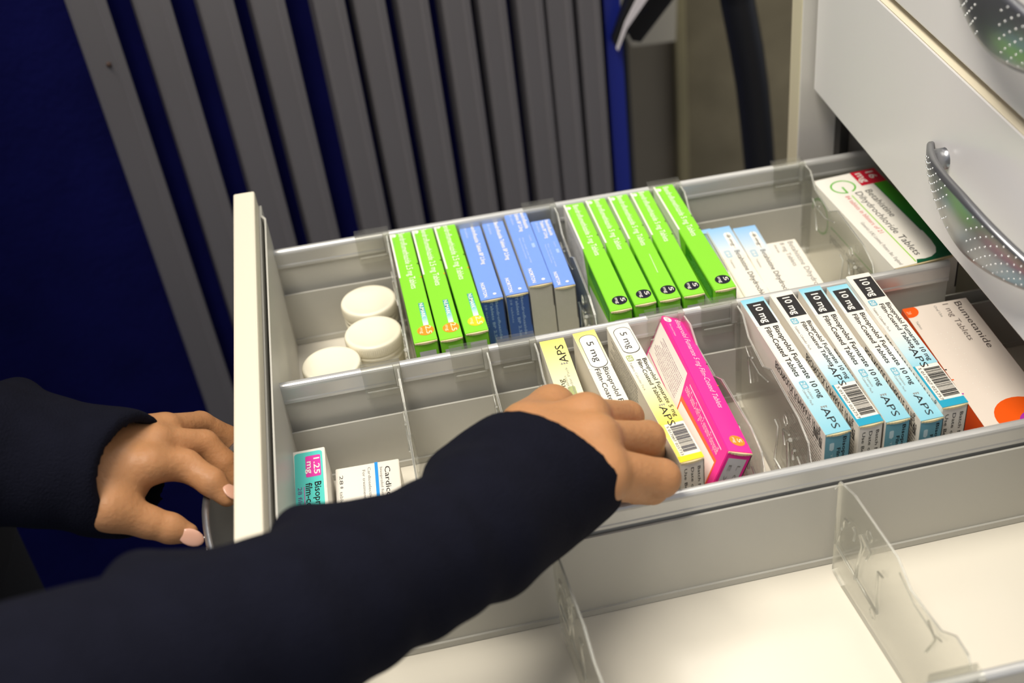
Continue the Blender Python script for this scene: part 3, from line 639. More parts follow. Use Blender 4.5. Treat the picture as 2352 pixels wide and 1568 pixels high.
# ------------------------------------------------------------------ middle lane
yel = lambda: mat('print_yellow', (250, 232, 110), .42)
def aps(T, a, b, cap, rev=False, m=None):
    m = m or ink()
    if not rev: T.text('APS', a, b, a + 0.135, cap, m, 3); q = a
    else: T.text('APS', a, b, a + 0.135, cap, m, 3, False, 180); q = a + 0.135
    s = 1 if not rev else -1
    for k in range(3): # little triangle cluster beside the A
        T.poly([(q - 0.012 * s, b + s * cap * (0.1 + .3 * k)), (q + 0.004 * s, b + s * cap * (0.25 + .3 * k)), (q - 0.012 * s, b + s * cap * (0.4 + .3 * k))], gra(), 3)
def paint_Y(kind):
    def f(c):
        T = c.top
        if kind == 'rev':
            T.rect(0, 0.55, 0, 1, grad('yel_a', [(0, (252, 236, 116)), (1, (246, 242, 226))]), 1)
            aps(T, 0.05, 0.86, 0.34, True); T.text('Calendar Pack', 0.22, 0.72, 0.44, 0.10, gra(), 3, False, 180); T.text('Tablets', 0.28, 0.56, 0.38, 0.10, gra(), 3, False, 180)
            T.rrect(0.36, 0.43, 0.48, 0.76, 0.0012, mat('olive', (170, 180, 120), .5), 2)
            T.text('Bisoprolol Fumarate 5 mg', 0.30, 0.42, 0.96, 0.22, ink(), 3, False, 180); T.text('Film-Coated Tablets', 0.46, 0.88, 0.96, 0.22, ink(), 3, False, 180)
        elif kind == 'a':
            T.rect(0, 0.28, 0, 1, grad('yel_b', [(0, (252, 236, 116)), (1, (246, 242, 226))]), 1)
            T.rrect(0.03, 0.285, 0.14, 0.92, 0.0048, ink(), 2); T.rrect(0.034, 0.281, 0.16, 0.90, 0.0046, whi(), 3); T.text('5 mg', 0.085, 0.40, 0.24, 0.30, ink(), 4)
            T.text('Bisoprolol Fumarate 5 mg', 0.29, 0.58, 0.84, 0.22, ink(), 3); T.text('Film-Coated Tablets', 0.29, 0.22, 0.72, 0.22, ink(), 3)
            c.left.fineprint(0.1, 0.6, 0.3, 0.8, 6, gra(), 2)
        else:
            T.rect(0.34, 0.755, 0, 1, grad('yel_c', [(0, (246, 242, 226)), (0.7, (250, 236, 150)), (1, (252, 228, 90))]), 1)
            T.rrect(0.03, 0.235, 0.14, 0.92, 0.0048, ink(), 2); T.rrect(0.034, 0.231, 0.16, 0.90, 0.0046, whi(), 3); T.text('5 mg', 0.07, 0.40, 0.20, 0.30, ink(), 4)
            T.rrect(0.245, 0.29, 0.12, 0.40, 0.0012, mat('olive', (170, 180, 120), .5), 2); T.text('28', 0.252, 0.16, 0.284, 0.2, whi(), 3)
            T.text('Tablets Calendar Pack', 0.30, 0.12, 0.51, 0.10, gra(), 3); T.text('Bisoprolol Fumarate 5 mg', 0.29, 0.74, 0.72, 0.18, ink(), 3, True); T.text('Film-Coated Tablets', 0.29, 0.48, 0.61, 0.18, ink(), 3, True)
            aps(T, 0.635, 0.34, 0.30); T.rect(0.755, 0.965, 0.0, 0.16, yel(), 2); T.rect(0.965, 1.0, 0.0, 1, mat('yellow_strong', (250, 222, 30), .4), 2)
            T.barcode(0.775, 0.945, 0.34, 0.92, mat('ink_greyviolet', (70, 68, 80), .4)); T.text('5 017007 025733', 0.77, 0.20, 0.96, 0.11, ink(), 3)
            N = c.near; N.text('Batch No.', 0.72, 0.93, 0.66, 0.12, ink(), 3, False, 90); N.text('Date of Manf.', 0.44, 0.93, 0.55, 0.12, ink(), 3, False, 90); N.text('Use Before', 0.16, 0.93, 0.62, 0.12, ink(), 3, False, 90)
            c.left.fineprint(0.55, 0.97, 0.2, 0.96, 12, gra(), 2); c.left.text('Bisoprolol Fumarate 5 mg', 0.05, 0.7, 0.5, 0.12, ink(), 3, False, 180)
    return f
yb = mat('carton_cream', (242, 236, 220), .42)
carton((1238.8, 785.7), (1330, 1052), (1292, 769.5), 0.004, yb, 'pale yellow 5 mg box turned end for end, leftmost of the three yellow boxes', 'pale yellow 5 mg boxes', paint_Y('rev'), l=0.131)
carton((1314.7, 767.3), (1453, 1062), (1365, 757), 0.006, yb, 'yellow-topped 5 mg box held under the fingers, middle of the three yellow boxes', 'pale yellow 5 mg boxes', paint_Y('a'), l=0.131)
carton((1392.7, 750.5), (1566.3, 1070.4), (1446.3, 747.4), 0.006, yb, 'cream 5 mg box with a barcode on yellow, beside the pink box', 'pale yellow 5 mg boxes', paint_Y('b'), l=0.1305)
def paint_pink(c):
    T = c.top; T.disc(0.035, 0.16, 0.18 * c.w, whi(), 2, 0, 360); T.text('28', 0.02, 0.1, 0.05, 0.12, mat('ink_pink', (240, 100, 180), .5), 3)
    pw = mat('ink_palepink', (255, 215, 235), .5)
    T.text('Bisoprolol Fumarate 5 mg Film-Coated Tablets', 0.03, 0.50, 0.70, 0.24, pw, 3); T.text('Film-Coated Tablets', 0.07, 0.14, 0.17, 0.08, pw, 3)
    T.disc(0.925, 0.58, 0.30 * c.w, mat('disc_orange', (255, 150, 40), .4), 2); T.text('5', 0.91, 0.6, 0.935, 0.18, whi(), 3); T.text('mg', 0.905, 0.42, 0.94, 0.12, whi(), 3)
    T.rect(0.37, 0.376, 0.93, 1, ink(), 3); T.rect(0.53, 0.536, 0.93, 1, mat('ink_orange', (250, 140, 30), .5), 3)
    Lf = c.left; pk = mat('ink_hotpink', (232, 50, 140), .45); og = mat('ink_orange2', (250, 110, 60), .45)
    Lf.poly([(0.985, 0), (0.985, 0.95), (0.56, 0.97), (0.505, 0.6), (0.46, 0.0)], whi(), 1)
    Lf.poly([(0.485, 0.0), (0.53, 0.80), (0.05, 0.84), (0.035, 0.0)], og, 1); Lf.poly([(0.475, 0.0), (0.515, 0.765), (0.06, 0.81), (0.047, 0.0)], whi(), 2)
    Lf.text('Bisoprolol Fumarate 5 mg Film-Coated Tablets', 0.07, 0.865, 0.52, 0.06, mat('ink_palepink', (255, 215, 235), .5), 3, False, 0)
    Lf.rect(0.05, 0.5, 0.935, 0.945, mat('ink_palepink', (255, 215, 235), .5), 3)
    Lf.fineprint(0.58, 0.96, 0.70, 0.90, 5, mat('ink_mauve', (150, 110, 130), .5), 2); Lf.rect(0.53, 0.98, 0.655, 0.665, pk, 2); Lf.fineprint(0.57, 0.96, 0.30, 0.62, 7, mat('ink_mauve', (150, 110, 130), .5), 2)
    N = c.near; N.rect(0.14, 0.86, 0.3, 0.94, mat('print_grey_white', (206, 206, 208), .5), 1); N.text('L O T', 0.62, 0.88, 0.62, 0.12, gra(), 3, False, 90); N.text('E X P', 0.28, 0.88, 0.58, 0.12, gra(), 3, False, 90)
carton((1519.8, 723), (1672.8, 1035.2), (1564, 727.5), 0.0, mat('carton_pink', (250, 48, 160), .38), 'bright pink 5 mg box leaning over to the right', None, paint_pink, w=0.0150, roll=math.radians(22), h=0.0760)
ten = {'a': 1, 'b': 2}
def paint_T(kind, crumple=False):
    def f(c):
        T = c.top; lb = (140, 208, 228); blk = mat('ink_block', (34, 32, 34), .45)
        if kind == 'a':
            T.rect(0, 0.22, 0, 1, grad('blue_a', [(0, (130, 204, 226)), (1, (240, 240, 232))]), 1)
            T.rect(0.035, 0.215, 0.14, 0.92, blk, 2); T.text('10 mg', 0.055, 0.38, 0.20, 0.32, whi(), 4, True)
            T.rect(0.50, 1.0, 0, 1, grad('blue_b', [(0, (240, 240, 232)), (0.5, (176, 216, 226)), (1, (134, 196, 214))]), 1)
            T.text('Bisoprolol Fumarate 10 mg', 0.235, 0.62, 0.775, 0.22, ink(), 3, True); T.text('Film-Coated Tablets', 0.235, 0.26, 0.61, 0.22, ink(), 3, True)
            T.rrect(0.645, 0.70, 0.22, 0.50, 0.0012, mat('cal_blue', (120, 180, 200), .5), 2); T.text('28', 0.653, 0.28, 0.692, 0.17, whi(), 3); T.text('Tablets', 0.70, 0.34, 0.77, 0.09, gra(), 3); T.text('Calendar Pack', 0.70, 0.18, 0.81, 0.09, gra(), 3)
            aps(T, 0.84, 0.40, 0.30)
            N = c.near; N.rect(0, 1, 0, 1, mat('end_blue', (112, 168, 184), .45), 1); N.text('Bisoprolol Fumarate', 0.70, 0.95, 0.30, 0.14, ink(), 3, True, 90); N.text('Film-Coated Tablets', 0.48, 0.85, 0.30, 0.14, ink(), 3, True, 90)
            N.text('28 Tablets', 0.24, 0.90, 0.6, 0.08, mat('pale_ink', (200, 224, 230), .5), 3, False, 90)
            N.rrect(0.18, 0.36, 0.84, 0.91, 0.0008, mat('pale_ink', (200, 224, 230), .5), 2)
        else:
            T.rect(0.035, 0.205, 0.18, 0.94, blk, 2); T.text('10 mg', 0.05, 0.40, 0.19, 0.32, whi(), 4, True)
            T.rrect(0.215, 0.26, 0.12, 0.42, 0.0012, mat('cal_blue', (120, 180, 200), .5), 2); T.text('28', 0.222, 0.18, 0.254, 0.18, whi(), 3); T.text('Tablets Calendar Pack', 0.275, 0.10, 0.46, 0.10, gra(), 3)
            T.text('Bisoprolol Fumarate 10 mg', 0.255, 0.72, 0.70, 0.18, ink(), 3, True); T.text('Film-Coated Tablets', 0.255, 0.46, 0.60, 0.18, ink(), 3, True)
            T.rect(0.40, 0.72, 0, 1, grad('blue_c', [(0, (240, 234, 222)), (0.75, (186, 220, 230)), (1, (150, 206, 222))]), 1)
            aps(T, 0.60, 0.32, 0.28); T.rect(0.72, 0.955, 0, 0.09, mat('teal_strong', (30, 158, 190), .4), 2); T.rect(0.955, 1, 0, 1, mat('teal_strong', (30, 158, 190), .4), 2)
            T.barcode(0.745, 0.94, 0.32, 0.94, ink()); T.text('5 017007 025757', 0.735, 0.15, 0.955, 0.11, ink(), 3)
            N = c.near; N.text('Batch No.', 0.72, 0.93, 0.66, 0.13, ink(), 3, False, 90); N.text('Date of Manf.', 0.44, 0.93, 0.55, 0.13, ink(), 3, False, 90); N.text('Use Before', 0.16, 0.93, 0.62, 0.13, ink(), 3, False, 90)
        Lf = c.left; Lf.text('Sandoz APS', 0.03, 0.92, 0.12, 0.10, ink(), 3, True, 180); Lf.fineprint(0.03, 0.45, 0.15, 0.9, 12, gra(), 2); Lf.text('BISOPROLOL FUMARATE 10 mg', 0.05, 0.97, 0.55, 0.07, ink(), 3, False, 180)
    return f
TT = [((1699.9, 690.3), (1895.9, 998), (1752, 680.2), 'a'), ((1766.7, 675), (1972.4, 978), (1817.8, 665.8), 'b'), ((1833, 664.3), (2035, 969), (1883.6, 656.6), 'a'), ((1898, 659.7), (2114.8, 965.9), (1946.4, 653.6), 'a'), ((1941.8, 633.7), (2163.8, 935.3), (1996.9, 626), 'b')]
tl = ['white and pale blue 10 mg box nearest the clear divider, leftmost of the five', 'white 10 mg box with a barcode, second of the five from the left', 'pale blue 10 mg box in the middle of the five, its near end crumpled', 'pale blue 10 mg box, fourth of the five from the left', 'white 10 mg box with a barcode standing highest, beside the orange and white box']
for i, (a, b, c, k) in enumerate(TT):
    z = [0.004, 0.005, 0.006, 0.006, 0.014][i]
    carton(a, b, c, z, white_board, tl[i], '10 mg boxes in the middle lane', paint_T(k), shift=(0, -0.001))
def paint_bume(c):
    T = c.top; og = mat('bright_orange', (242, 92, 16), .4); T.rect(0, 1, 0, 1, mat('carton_pinkwhite', (232, 220, 208), .42), 0)
    T.disc(0.03, 0.05, 0.0068, og, 1, 0, 360); T.text('28', 0.03, 0.03, 0.055, 0.06, mat('peach', (255, 190, 150), .5), 3); T.text('Tablets', 0.12, 0.06, 0.19, 0.035, gra(), 3)
    dk = mat('ink_warmgrey', (70, 60, 56), .5); T.text('Bumetanide', 0.02, 0.78, 0.42, 0.10, dk, 3); T.text('1 mg Tablets', 0.02, 0.60, 0.34, 0.09, mat('ink_warmgrey2', (110, 98, 92), .5), 3); T.text('Oral Use', 0.02, 0.46, 0.12, 0.04, gra(), 3)
    T.disc(0.935, 0.60, 0.0170, og, 1); T.disc(0.99, 0.72, 0.0105, mat('bright_purple', (176, 50, 170), .4), 2)
    for k, m in ((0.52, ink()), (0.60, og), (0.71, mat('bright_purple', (176, 50, 170), .4))): T.rect(k, k + 0.008, 0.0, 0.03, m, 3)
    for r in range(4):
        for k in range(12):
            if (k * 5 + r * 3) % 7 < 4: T.disc(0.25 + 0.045 * k, 0.24 + 0.05 * r + 0.02 * (k % 3), 0.00035, whi(), 2, n=6)
    c.left.rect(0, 1, 0, 1, mat('orange_side', (226, 84, 20), .4), 1); c.right.rect(0, 1, 0, 1, mat('orange_side', (226, 84, 20), .4), 1)
carton((2072, 710), (2255.6, 972), (2219, 684), -0.05, white_board, 'big flat white box with orange sides and orange and purple discs', None, paint_bume, l=0.1245)
def paint_teal(c):
    T = c.top; te = grad('teal_grad', [(0, (96, 214, 200)), (1, (86, 206, 206))])
    T.rrect(0.02, 0.99, 0.10, 0.92, 0.0022, mat('teal_print', (92, 212, 202), .4), 1)
    T.rrect(0.05, 0.20, 0.42, 0.86, 0.0010, mat('magenta', (232, 64, 170), .4), 2); T.text('1.25', 0.07, 0.66, 0.185, 0.17, whi(), 3, True); T.text('mg', 0.09, 0.46, 0.175, 0.17, whi(), 3, True)
    T.text('Bisoprolol fumarate', 0.24, 0.66, 0.72, 0.19, ink(), 3, True); T.text('film-coated tablets', 0.24, 0.40, 0.68, 0.19, ink(), 3, True)
    T.rect(0.26, 0.8, 0.345, 0.365, mat('magenta', (232, 64, 170), .4), 2); T.text('28 film-coated tablets', 0.26, 0.17, 0.72, 0.12, mat('ink_plum', (120, 70, 140), .4), 3)
    c.left.rect(0, 1, 0.1, 0.9, mat('teal_side', (160, 206, 212), .4), 1)
carton((667.6, 1039), (676, 1290), (744, 1025), -0.07, white_board, 'turquoise and white 1.25 mg box at the front end of the middle lane', None, paint_teal, l=0.125, w=0.0195)
def paint_card(c):
    T = c.top; T.rect(0, 1, 0.615, 0.665, mat('sky_blue', (40, 150, 230), .4), 2)
    T.text('Cardicor', 0.06, 0.77, 0.41, 0.085, ink(), 3); T.text('bisoprolol fumarate', 0.06, 0.695, 0.46, 0.04, gra(), 3)
    T.text('Cardioselective B-blocker', 0.04, 0.505, 0.60, 0.045, gra(), 3); T.text('For treatment of stable heart failure', 0.06, 0.42, 0.80, 0.045, gra(), 3)
    T.text('28', 0.08, 0.06, 0.17, 0.055, mat('ink_dgrey', (80, 78, 76), .5), 3); T.disc(0.20, 0.09, 0.0009, gra(), 3); T.text('tablets', 0.24, 0.06, 0.40, 0.05, gra(), 3)
carton((770.2, 1077), (778, 1290), (915.2, 1050), -0.11, white_board, 'flat white box with a blue stripe beside the turquoise box', None, paint_card, l=0.088)
# ------------------------------------------------------------------ person (smooth implicit surfaces)
def surface_nets(val, org, h):
    s = val < 0; nx, ny, nz = val.shape
    acc = np.zeros((nx - 1, ny - 1, nz - 1, 3)); cnt = np.zeros((nx - 1, ny - 1, nz - 1))
    idx = [(i, j, k) for i in (0, 1) for j in (0, 1) for k in (0, 1)]
    def sub(a, o): return a[o[0]:nx - 1 + o[0], o[1]:ny - 1 + o[1], o[2]:nz - 1 + o[2]]
    for a in idx:
        for ax in range(3):
            if a[ax]: continue
            b = list(a); b[ax] = 1; va, vb = sub(val, a), sub(val, b); m = (va < 0) != (vb < 0)
            t = np.where(m, va / np.where(m, va - vb, 1), 0)
            for c in range(3): acc[..., c] += np.where(m, a[c] + (t if c == ax else 0), 0)
            cnt += m
    act = cnt > 0; ids = -np.ones(act.shape, int); ids[act] = np.arange(act.sum())
    g = np.argwhere(act); V = (g + acc[act] / cnt[act][:, None]) * h + org
    faces = []
    for ax in range(3):
        o1, o2 = [(1, 2), (2, 0), (0, 1)][ax]
        sl0 = [slice(None)] * 3; sl1 = [slice(None)] * 3; sl0[ax] = slice(0, -1); sl1[ax] = slice(1, None)
        a, b = s[tuple(sl0)], s[tuple(sl1)]; E = np.argwhere(a != b)
        E = E[(E[:, o1] > 0) & (E[:, o2] > 0) & (E[:, o1] < val.shape[o1] - 1) & (E[:, o2] < val.shape[o2] - 1)]
        if not len(E): continue
        def gid(d1, d2):
            q = E.copy(); q[:, o1] -= d1; q[:, o2] -= d2; return ids[q[:, 0], q[:, 1], q[:, 2]]
        Q = np.stack([gid(1, 1), gid(0, 1), gid(0, 0), gid(1, 0)], 1)
        inside = a[E[:, 0], E[:, 1], E[:, 2]]; Q[~inside] = Q[~inside][:, ::-1]; faces.append(Q)
    return V, np.concatenate(faces)
def implicit(name, prims, h, material, parent, post=None, pad=0.012):
    """prims: (a, b, ra, rb, k) round cones joined smoothly"""
    P = np.array([p for q in prims for p in (q[0], q[1])]); rm = max(max(q[2], q[3]) for q in prims) + pad
    lo, hi = P.min(0) - rm, P.max(0) + rm; n = np.ceil((hi - lo) / h).astype(int) + 1
    X = [lo[i] + h * np.arange(n[i]) for i in range(3)]; G = np.stack(np.meshgrid(*X, indexing='ij'), -1).astype(np.float32)
    d = None
    for a, b, ra, rb, k in prims:
        a = np.array(a, np.float32); b = np.array(b, np.float32); ab = b - a; L2 = float(ab @ ab) + 1e-12
        t = np.clip(((G - a) @ ab) / L2, 0, 1); di = np.linalg.norm(G - (a + t[..., None] * ab), axis=-1) - (ra + (rb - ra) * t)
        if d is None: d = di
        else:
            e = np.clip(k - np.abs(d - di), 0, None) / k; d = np.minimum(d, di) - e * e * k * 0.25
    if post: d = post(G, d)
    d = d.copy(); d[0] = d[-1] = 1; d[:, 0] = d[:, -1] = 1; d[:, :, 0] = d[:, :, -1] = 1
    V, Fc = surface_nets(d, lo, h)
    me = bpy.data.meshes.new(name); me.vertices.add(len(V)); me.vertices.foreach_set('co', V.astype(np.float32).ravel())
    me.loops.add(Fc.size); me.loops.foreach_set('vertex_index', Fc.ravel().astype(np.int32))
    me.polygons.add(len(Fc)); me.polygons.foreach_set('loop_start', (np.arange(len(Fc)) * 4).astype(np.int32))
    me.update(); me.validate(); me.materials.append(material); me.shade_smooth()
    return me
def link_me(name, me, parent):
    o = bpy.data.objects.new(name, me); col.objects.link(o); o.parent = parent
    o.matrix_parent_inverse = parent.matrix_world.inverted(); return o
def jp(x, y, z): return np.array(W(pz(x, y, z)))
def hand_right():
    J = {}
    wr1, wr2 = jp(1225, 1010, .085), jp(1300, 1120, .085)
    im, mm, rm_, pm = jp(1345, 957, .092), jp(1368, 1010, .096), jp(1384, 1070, .090), jp(1390, 1108, .080)
    ip, id_, it = jp(1441, 958, .040), jp(1452, 985, -.015), jp(1440, 1000, -.055)
    mp, md, mt = jp(1486, 1008, .042), jp(1490, 1035, -.015), jp(1474, 1050, -.055)
    rp, rd, rt = jp(1519, 1098, .046), jp(1506, 1106, -.002), jp(1478, 1104, -.035)
    pp, pd, pt = jp(1500, 1126, .020), jp(1488, 1128, .008), jp(1458, 1133, .014)
    k = 0.0022
    pr = [(jp(1102, 1197, .115), jp(1225, 1100, .09), .022, .022, .01), (jp(1225, 1100, .09), (wr1 + wr2) / 2, .022, .020, .01), (wr1, im, .015, .0115, .012), (wr1 * .6 + wr2 * .4, mm, .015, .0118, .012), (wr1 * .3 + wr2 * .7, rm_, .014, .0112, .012), (wr2, pm, .0135, .0102, .012),
          (jp(1210, 985, .075), jp(1268, 938, .062), .0145, .0118, .012), (jp(1268, 938, .062), jp(1330, 965, -.0), .0112, .0100, .006), (jp(1330, 965, .0), jp(1380, 985, -.045), .0095, .0078, .004),
          (im, ip, .0098, .0086, k), (ip, id_, .0088, .0078, k), (id_, it, .0078, .0066, k),
          (mm, mp, .0100, .0094, k), (mp, md, .0096, .0084, k), (md, mt, .0084, .0070, k),
          (rm_, rp, .0098, .0096, k), (rp, rd, .0096, .0084, k), (rd, rt, .0084, .0072, k),
          (pm, pp, .0090, .0070, .002), (pp, pd, .0070, .0066, .002), (pd, pt, .0066, .0058, .002)]
    # knuckle heads
    pr += [(im + [0, 0, .001], im + [0.001, 0, .001], .0098, .0098, .006), (mm + [0, 0, .001], mm + [.001, 0, .001], .0100, .0100, .006)]
    return pr
def hand_left():
    wr1, wr2 = jp(240, 1030, .045), jp(235, 1130, .035)
    k = 0.0018
    im, mm, rm_, pm = jp(340, 1068, .045), jp(358, 1015, .045), jp(380, 984, .035), jp(385, 985, .01)
    ip, id_, it = jp(425, 1068, .024), jp(486, 1107, .010), jp(521, 1140, -.006)
    mp, md, mt = jp(468, 1020, .012), jp(514, 1062, -.012), jp(545, 1105, -.035)
    rp, rd, rt = jp(460, 975, -.005), jp(520, 1003, -.035), jp(560, 1050, -.065)
    pp, pd, pt = jp(470, 985, -.04), jp(520, 1000, -.07), jp(550, 1020, -.09)
    pr = [(jp(147, 1076, .06), (wr1 + wr2) / 2, .022, .019, .01), (wr2 * .4 + wr1 * .6, im, .015, .0100, .010), (wr1, mm, .0150, .0098, .010), (wr1, rm_, .013, .0090, .010), (wr1, pm, .012, .0085, .010),
          (jp(226, 1100, .038), jp(252, 1165, .030), .0140, .0110, .012), (jp(240, 1120, .03), jp(288, 1118, .025), .0120, .0085, .010), (jp(248, 1168, .03), jp(340, 1198, .0), .0112, .0084, .006), (jp(340, 1198, .0), jp(392, 1213, -.015), .0082, .0078, .003), (jp(392, 1213, -.015), jp(431, 1224, -.025), .0078, .0056, .003),
          (im, ip, .0092, .0083, .004), (ip, id_, .0082, .0073, .003), (id_, it, .0073, .0056, .003),
          (mm, mp, .0086, .0080, k), (mp, md, .0080, .0072, k), (md, mt, .0072, .0060, k),
          (rm_, rp, .0080, .0076, k), (rp, rd, .0076, .0068, k), (rd, rt, .0068, .0060, k),
          (pm, pp, .0076, .0066, k), (pp, pd, .0066, .0060, k), (pd, pt, .0060, .0055, k)]
    return pr
def chain(secs, k=0.02):
    C = []
    for up, lo, z in secs:
        m = ((up[0] + lo[0]) / 2, (up[1] + lo[1]) / 2); c = pz(*m, z); hp = math.hypot(up[0] - lo[0], up[1] - lo[1]) / 2
        depth = (R @ (c - CAM))[2]; C.append((np.array(W(c)), hp / F * depth * S))
    return C
def person():
    base = np.array(W(pz(-450, 1340, -0.25))); base[2] = 0
    t = thing('person', 'person in a dark navy jumper reaching into the drawer for a yellow box', 'person', base)
    pr = hand_right()
    me1 = implicit('r', pr, 0.0013, M_skin, t); me2 = implicit('l', hand_left(), 0.0013, M_skin, t)
    SR = chain([((1205, 940), (1398, 1190), .080), ((1100, 985), (1318, 1238), .09), ((1000, 1082), (1205, 1335), .115), ((850, 1160), (1062, 1412), .145), ((690, 1216), (905, 1500), .17), ((540, 1272), (760, 1600), .19), ((330, 1310), (520, 1700), .21), ((60, 1400), (230, 1800), .24), ((-330, 1500), (-200, 1900), .27)])
    SL = chain([((350, 955), (235, 1222), .035), ((290, 958), (165, 1205), .045), ((200, 962), (95, 1190), .06), ((80, 925), (20, 1190), .08), ((-60, 875), (-80, 1200), .10), ((-300, 800), (-300, 1180), .16)])
    sx, sy = base[0], base[1]
    shr, shl = np.array([sx + .02, sy - .17, 1.36]), np.array([sx + .02, sy + .17, 1.36])
    # skin: hands joined through forearms, neck and head into one body
    neck = np.array([sx, sy, 1.45]); head = np.array([sx + .05, sy, 1.60])
    core = [(np.array([sx, sy, 1.05]), np.array([sx, sy, 1.38]), .10, .11, .05), (shl, shr, .04, .04, .05), (np.array([sx, sy, 1.36]), neck, .055, .05, .03), (neck, head, .052, .078, .03), (head + [.0, 0, .02], head + [.0, 0, .05], .085, .083, .03), (head + [.05, 0, -.045], head + [.06, 0, -.05], .035, .034, .03),
            (head + [.086, 0, .005], head + [.098, 0, -.012], .007, .011, .01), (head + [0, .083, -.01], head + [0, .085, .012], .01, .014, .008), (head + [0, -.083, -.01], head + [0, -.085, .012], .01, .014, .008),
            (shr, SR[-1][0], .035, SR[-1][1] * .6, .01), (shl, SL[-1][0], .035, SL[-1][1] * .6, .01)] + [(SR[i + 1][0], SR[i][0], SR[i + 1][1] * .62, SR[i][1] * .62, .01) for i in range(2, len(SR) - 1)] + [(SL[i + 1][0], SL[i][0], SL[i + 1][1] * .62, SL[i][1] * .62, .01) for i in range(2, len(SL) - 1)] + [
            (np.array([sx, sy + .09, 0.95]), np.array([sx, sy + .09, .10]), .07, .045, .03), (np.array([sx, sy - .09, 0.95]), np.array([sx, sy - .09, .10]), .07, .045, .03), (np.array([sx, sy - .09, .05]), np.array([sx + .15, sy - .09, .04]), .045, .035, .03), (np.array([sx, sy + .09, .05]), np.array([sx + .15, sy + .09, .04]), .045, .035, .03)]
    me3 = implicit('c', core, 0.007, M_skin, t)
    bm = bmesh.new()
    for m in (me1, me2, me3): bm.from_mesh(m)
    for f in bm.faces: f.smooth = True
    for _ in range(2): bmesh.ops.smooth_vert(bm, verts=bm.verts, factor=0.4, use_axis_x=True, use_axis_y=True, use_axis_z=True)
    body = obj('body', bm, M_skin, t)
    # sleeves and jumper
    def sleeve(C, body_end, cuff_out, nm, label, folds, seed):
        pr = [(C[i][0], C[i + 1][0], C[i][1], C[i + 1][1], .012) for i in range(len(C) - 1)]
        pr.append((C[-1][0], body_end, C[-1][1], C[-1][1] * 1.2, .03)); pr += folds
        c0, r0 = C[0]; ax = (C[0][0] - C[1][0]); ax /= np.linalg.norm(ax)
        rs = np.random.RandomState(seed); waves = [(rs.normal(size=3), rs.uniform(0, 6)) for _ in range(7)]
        def post(G, d):
            s = (G - c0) @ ax
            w_ = sum(np.sin((G @ (v / np.linalg.norm(v))) * f_ + ph) for (v, ph), f_ in zip(waves, (60, 75, 90, 110, 45, 130, 38)))
            ring = np.sin(s * 2 * math.pi / 0.028 + 1.2 * np.sin((G @ waves[0][0]) * 25)) * np.exp(-((s + 0.13) / 0.12) ** 2)
            d = d + 0.0004 * w_ * (s < -0.02) + 0.0006 * ring
            q = G - c0; rad = np.linalg.norm(q - s[..., None] * ax.astype(np.float32), axis=-1)
            cut = s + np.clip(cuff_out(q), -0.03, 0.03)
            d = np.maximum(d, cut)
            hole = np.maximum(rad - (r0 - 0.0055), -(s + 0.06))
            return np.maximum(d, -hole)
        return implicit(nm, pr, 0.0020, M_wool, t, post)
    # direction helpers for slanted cuff edges
    folR = [(jp(1045, 1090, .125), jp(1085, 1150, .13), .011, .012, .02), (jp(705, 1235, .18), jp(770, 1240, .18), .012, .012, .02), (jp(330, 1350, .22), jp(380, 1370, .22), .014, .014, .02)]
    folL = [(jp(160, 985, .07), jp(175, 1010, .075), .012, .012, .015), (jp(40, 930, .09), jp(60, 960, .09), .014, .014, .015)]
    nR = np.array([0, 0, 1.0])
    m1 = sleeve(SR, shr, lambda q: 0.60 * q[..., 1] + 0.40 * q[..., 2] + 0.007, 'sr', '', folR, 3)
    m2 = sleeve(SL, shl, lambda q: -0.40 * q[..., 1] + 0.35 * q[..., 2] - 0.006, 'sl', '', folL, 5)
    tor = [(np.array([sx, sy, .98]), np.array([sx, sy, 1.22]), .150, .155, .05), (np.array([sx, sy - .07, 1.0]), np.array([sx, sy - .09, 1.28]), .115, .115, .05), (np.array([sx, sy + .07, 1.0]), np.array([sx, sy + .09, 1.28]), .115, .115, .05), (shr + [0, .04, -.02], shl + [0, -.04, -.02], .085, .085, .05),
           (shr, SR[-1][0], .06, SR[-1][1] * 1.05, .03), (shl, SL[-1][0], .06, SL[-1][1] * 1.05, .03)]
    m3 = implicit('t', tor, 0.008, M_wool, t)
    bm = bmesh.new()
    for m in (m1, m2, m3): bm.from_mesh(m)
    for f in bm.faces: f.smooth = True
    for _ in range(3): bmesh.ops.smooth_vert(bm, verts=bm.verts, factor=0.5, use_axis_x=True, use_axis_y=True, use_axis_z=True)
    obj('jumper', bm, M_wool, t)
    trs = [(np.array([sx, sy, .98]), np.array([sx, sy, .90]), .14, .14, .05), (np.array([sx, sy - .09, .92]), np.array([sx, sy - .10, .10]), .092, .062, .04), (np.array([sx, sy + .09, .92]), np.array([sx, sy + .10, .10]), .092, .062, .04)]
    link_me('trousers', implicit('trousers', trs, 0.010, mat('black_cloth', (16, 16, 20), .9), t), t)
    sh = [(np.array([sx, sy + q, .055]), np.array([sx + .16, sy + q, .045]), .052, .042, .03) for q in (-.1, .1)]
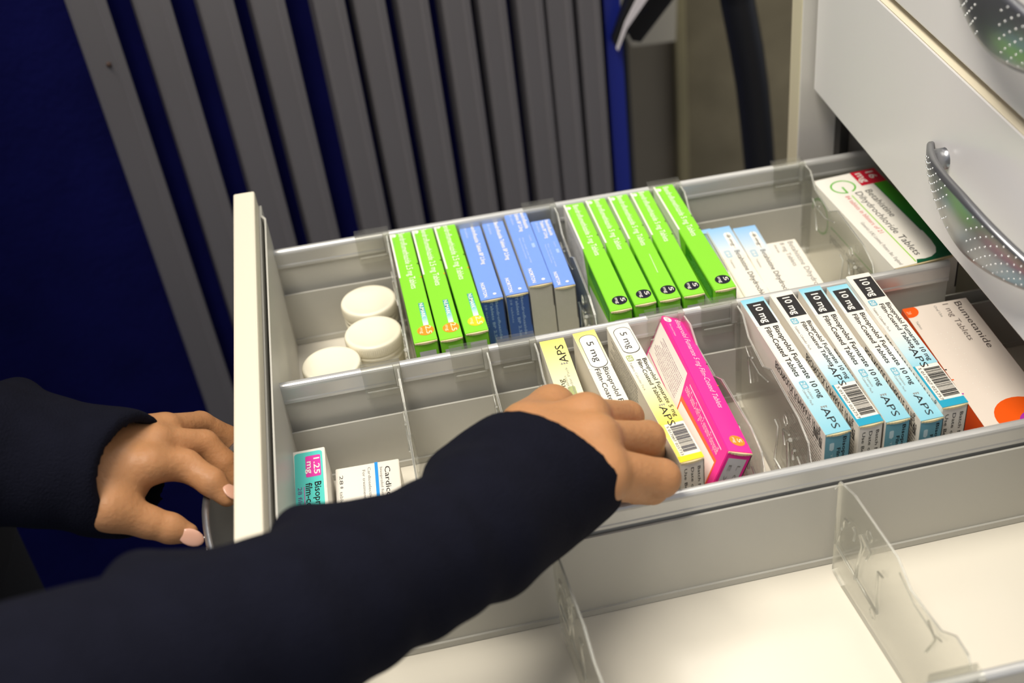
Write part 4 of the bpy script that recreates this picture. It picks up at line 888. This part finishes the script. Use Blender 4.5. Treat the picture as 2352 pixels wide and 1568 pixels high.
    link_me('shoes', implicit('shoes', sh, 0.008, M_black, t), t)
    hr = [(head + [-.02, 0, .03], head + [-.03, 0, .05], .098, .095, .03), (head + [-.06, 0, -.02], head + [-.06, 0, -.16], .075, .05, .04)]
    link_me('hair', implicit('hair', hr, 0.006, mat('dark_hair', (26, 20, 18), .5), t, lambda G, d: np.maximum(d, (G[..., 0] - (head[0] + .045 + .35 * np.clip(G[..., 2] - head[2] - .06, 0, 1))))), t)
    for s_ in (-1, 1):
        bm = bmesh.new(); bmesh.ops.create_uvsphere(bm, u_segments=12, v_segments=8, radius=.011, matrix=Matrix.Translation(Vector(head + [.072, s_ * .032, .022]))); obj('eye', bm, mat('eye_white', (230, 228, 224), .2), t, True)
    bm = bmesh.new(); bmesh.ops.create_uvsphere(bm, u_segments=12, v_segments=8, radius=1, matrix=Matrix.Translation(Vector(head + [.092, 0, -.046])) @ Matrix.Diagonal((.006, .022, .006, 1))); obj('mouth', bm, mat('lips', (170, 90, 84), .4), t, True)
    # finger nails
    def nail(c, dirv, nv, l, w_):
        d = Vector(dirv).normalized(); n = Vector(nv).normalized(); s_ = d.cross(n).normalized(); n = s_.cross(d)
        m = Matrix.Identity(4)
        for i, (v, sc_) in enumerate(((d, l), (s_, w_), (n, 0.0012))):
            for r in range(3): m[r][i] = v[r] * sc_
        m.translation = Vector(c); bm = bmesh.new(); bmesh.ops.create_uvsphere(bm, u_segments=16, v_segments=10, radius=1, matrix=m)
        obj('fingernail', bm, M_nail, t, True)
    def toC(p): v = Vector((0, 0, ZR + S)) - Vector(p); return v.normalized()
    p = jp(429, 1226, -.025); d = p - jp(392, 1214, -.015); v = toC(p) + Vector((0.1, -0.5, 0)); v.normalize(); nail(Vector(p) + v * .0052 + Vector(d).normalized() * .002, d, v, .0068, .0046)
    p = jp(521, 1139, -.004); d = p - jp(488, 1110, .010); v = toC(p) + Vector((0.5, 0.5, 0)); v.normalize(); nail(Vector(p) + v * .0050, d, v, .0055, .0042)
person()
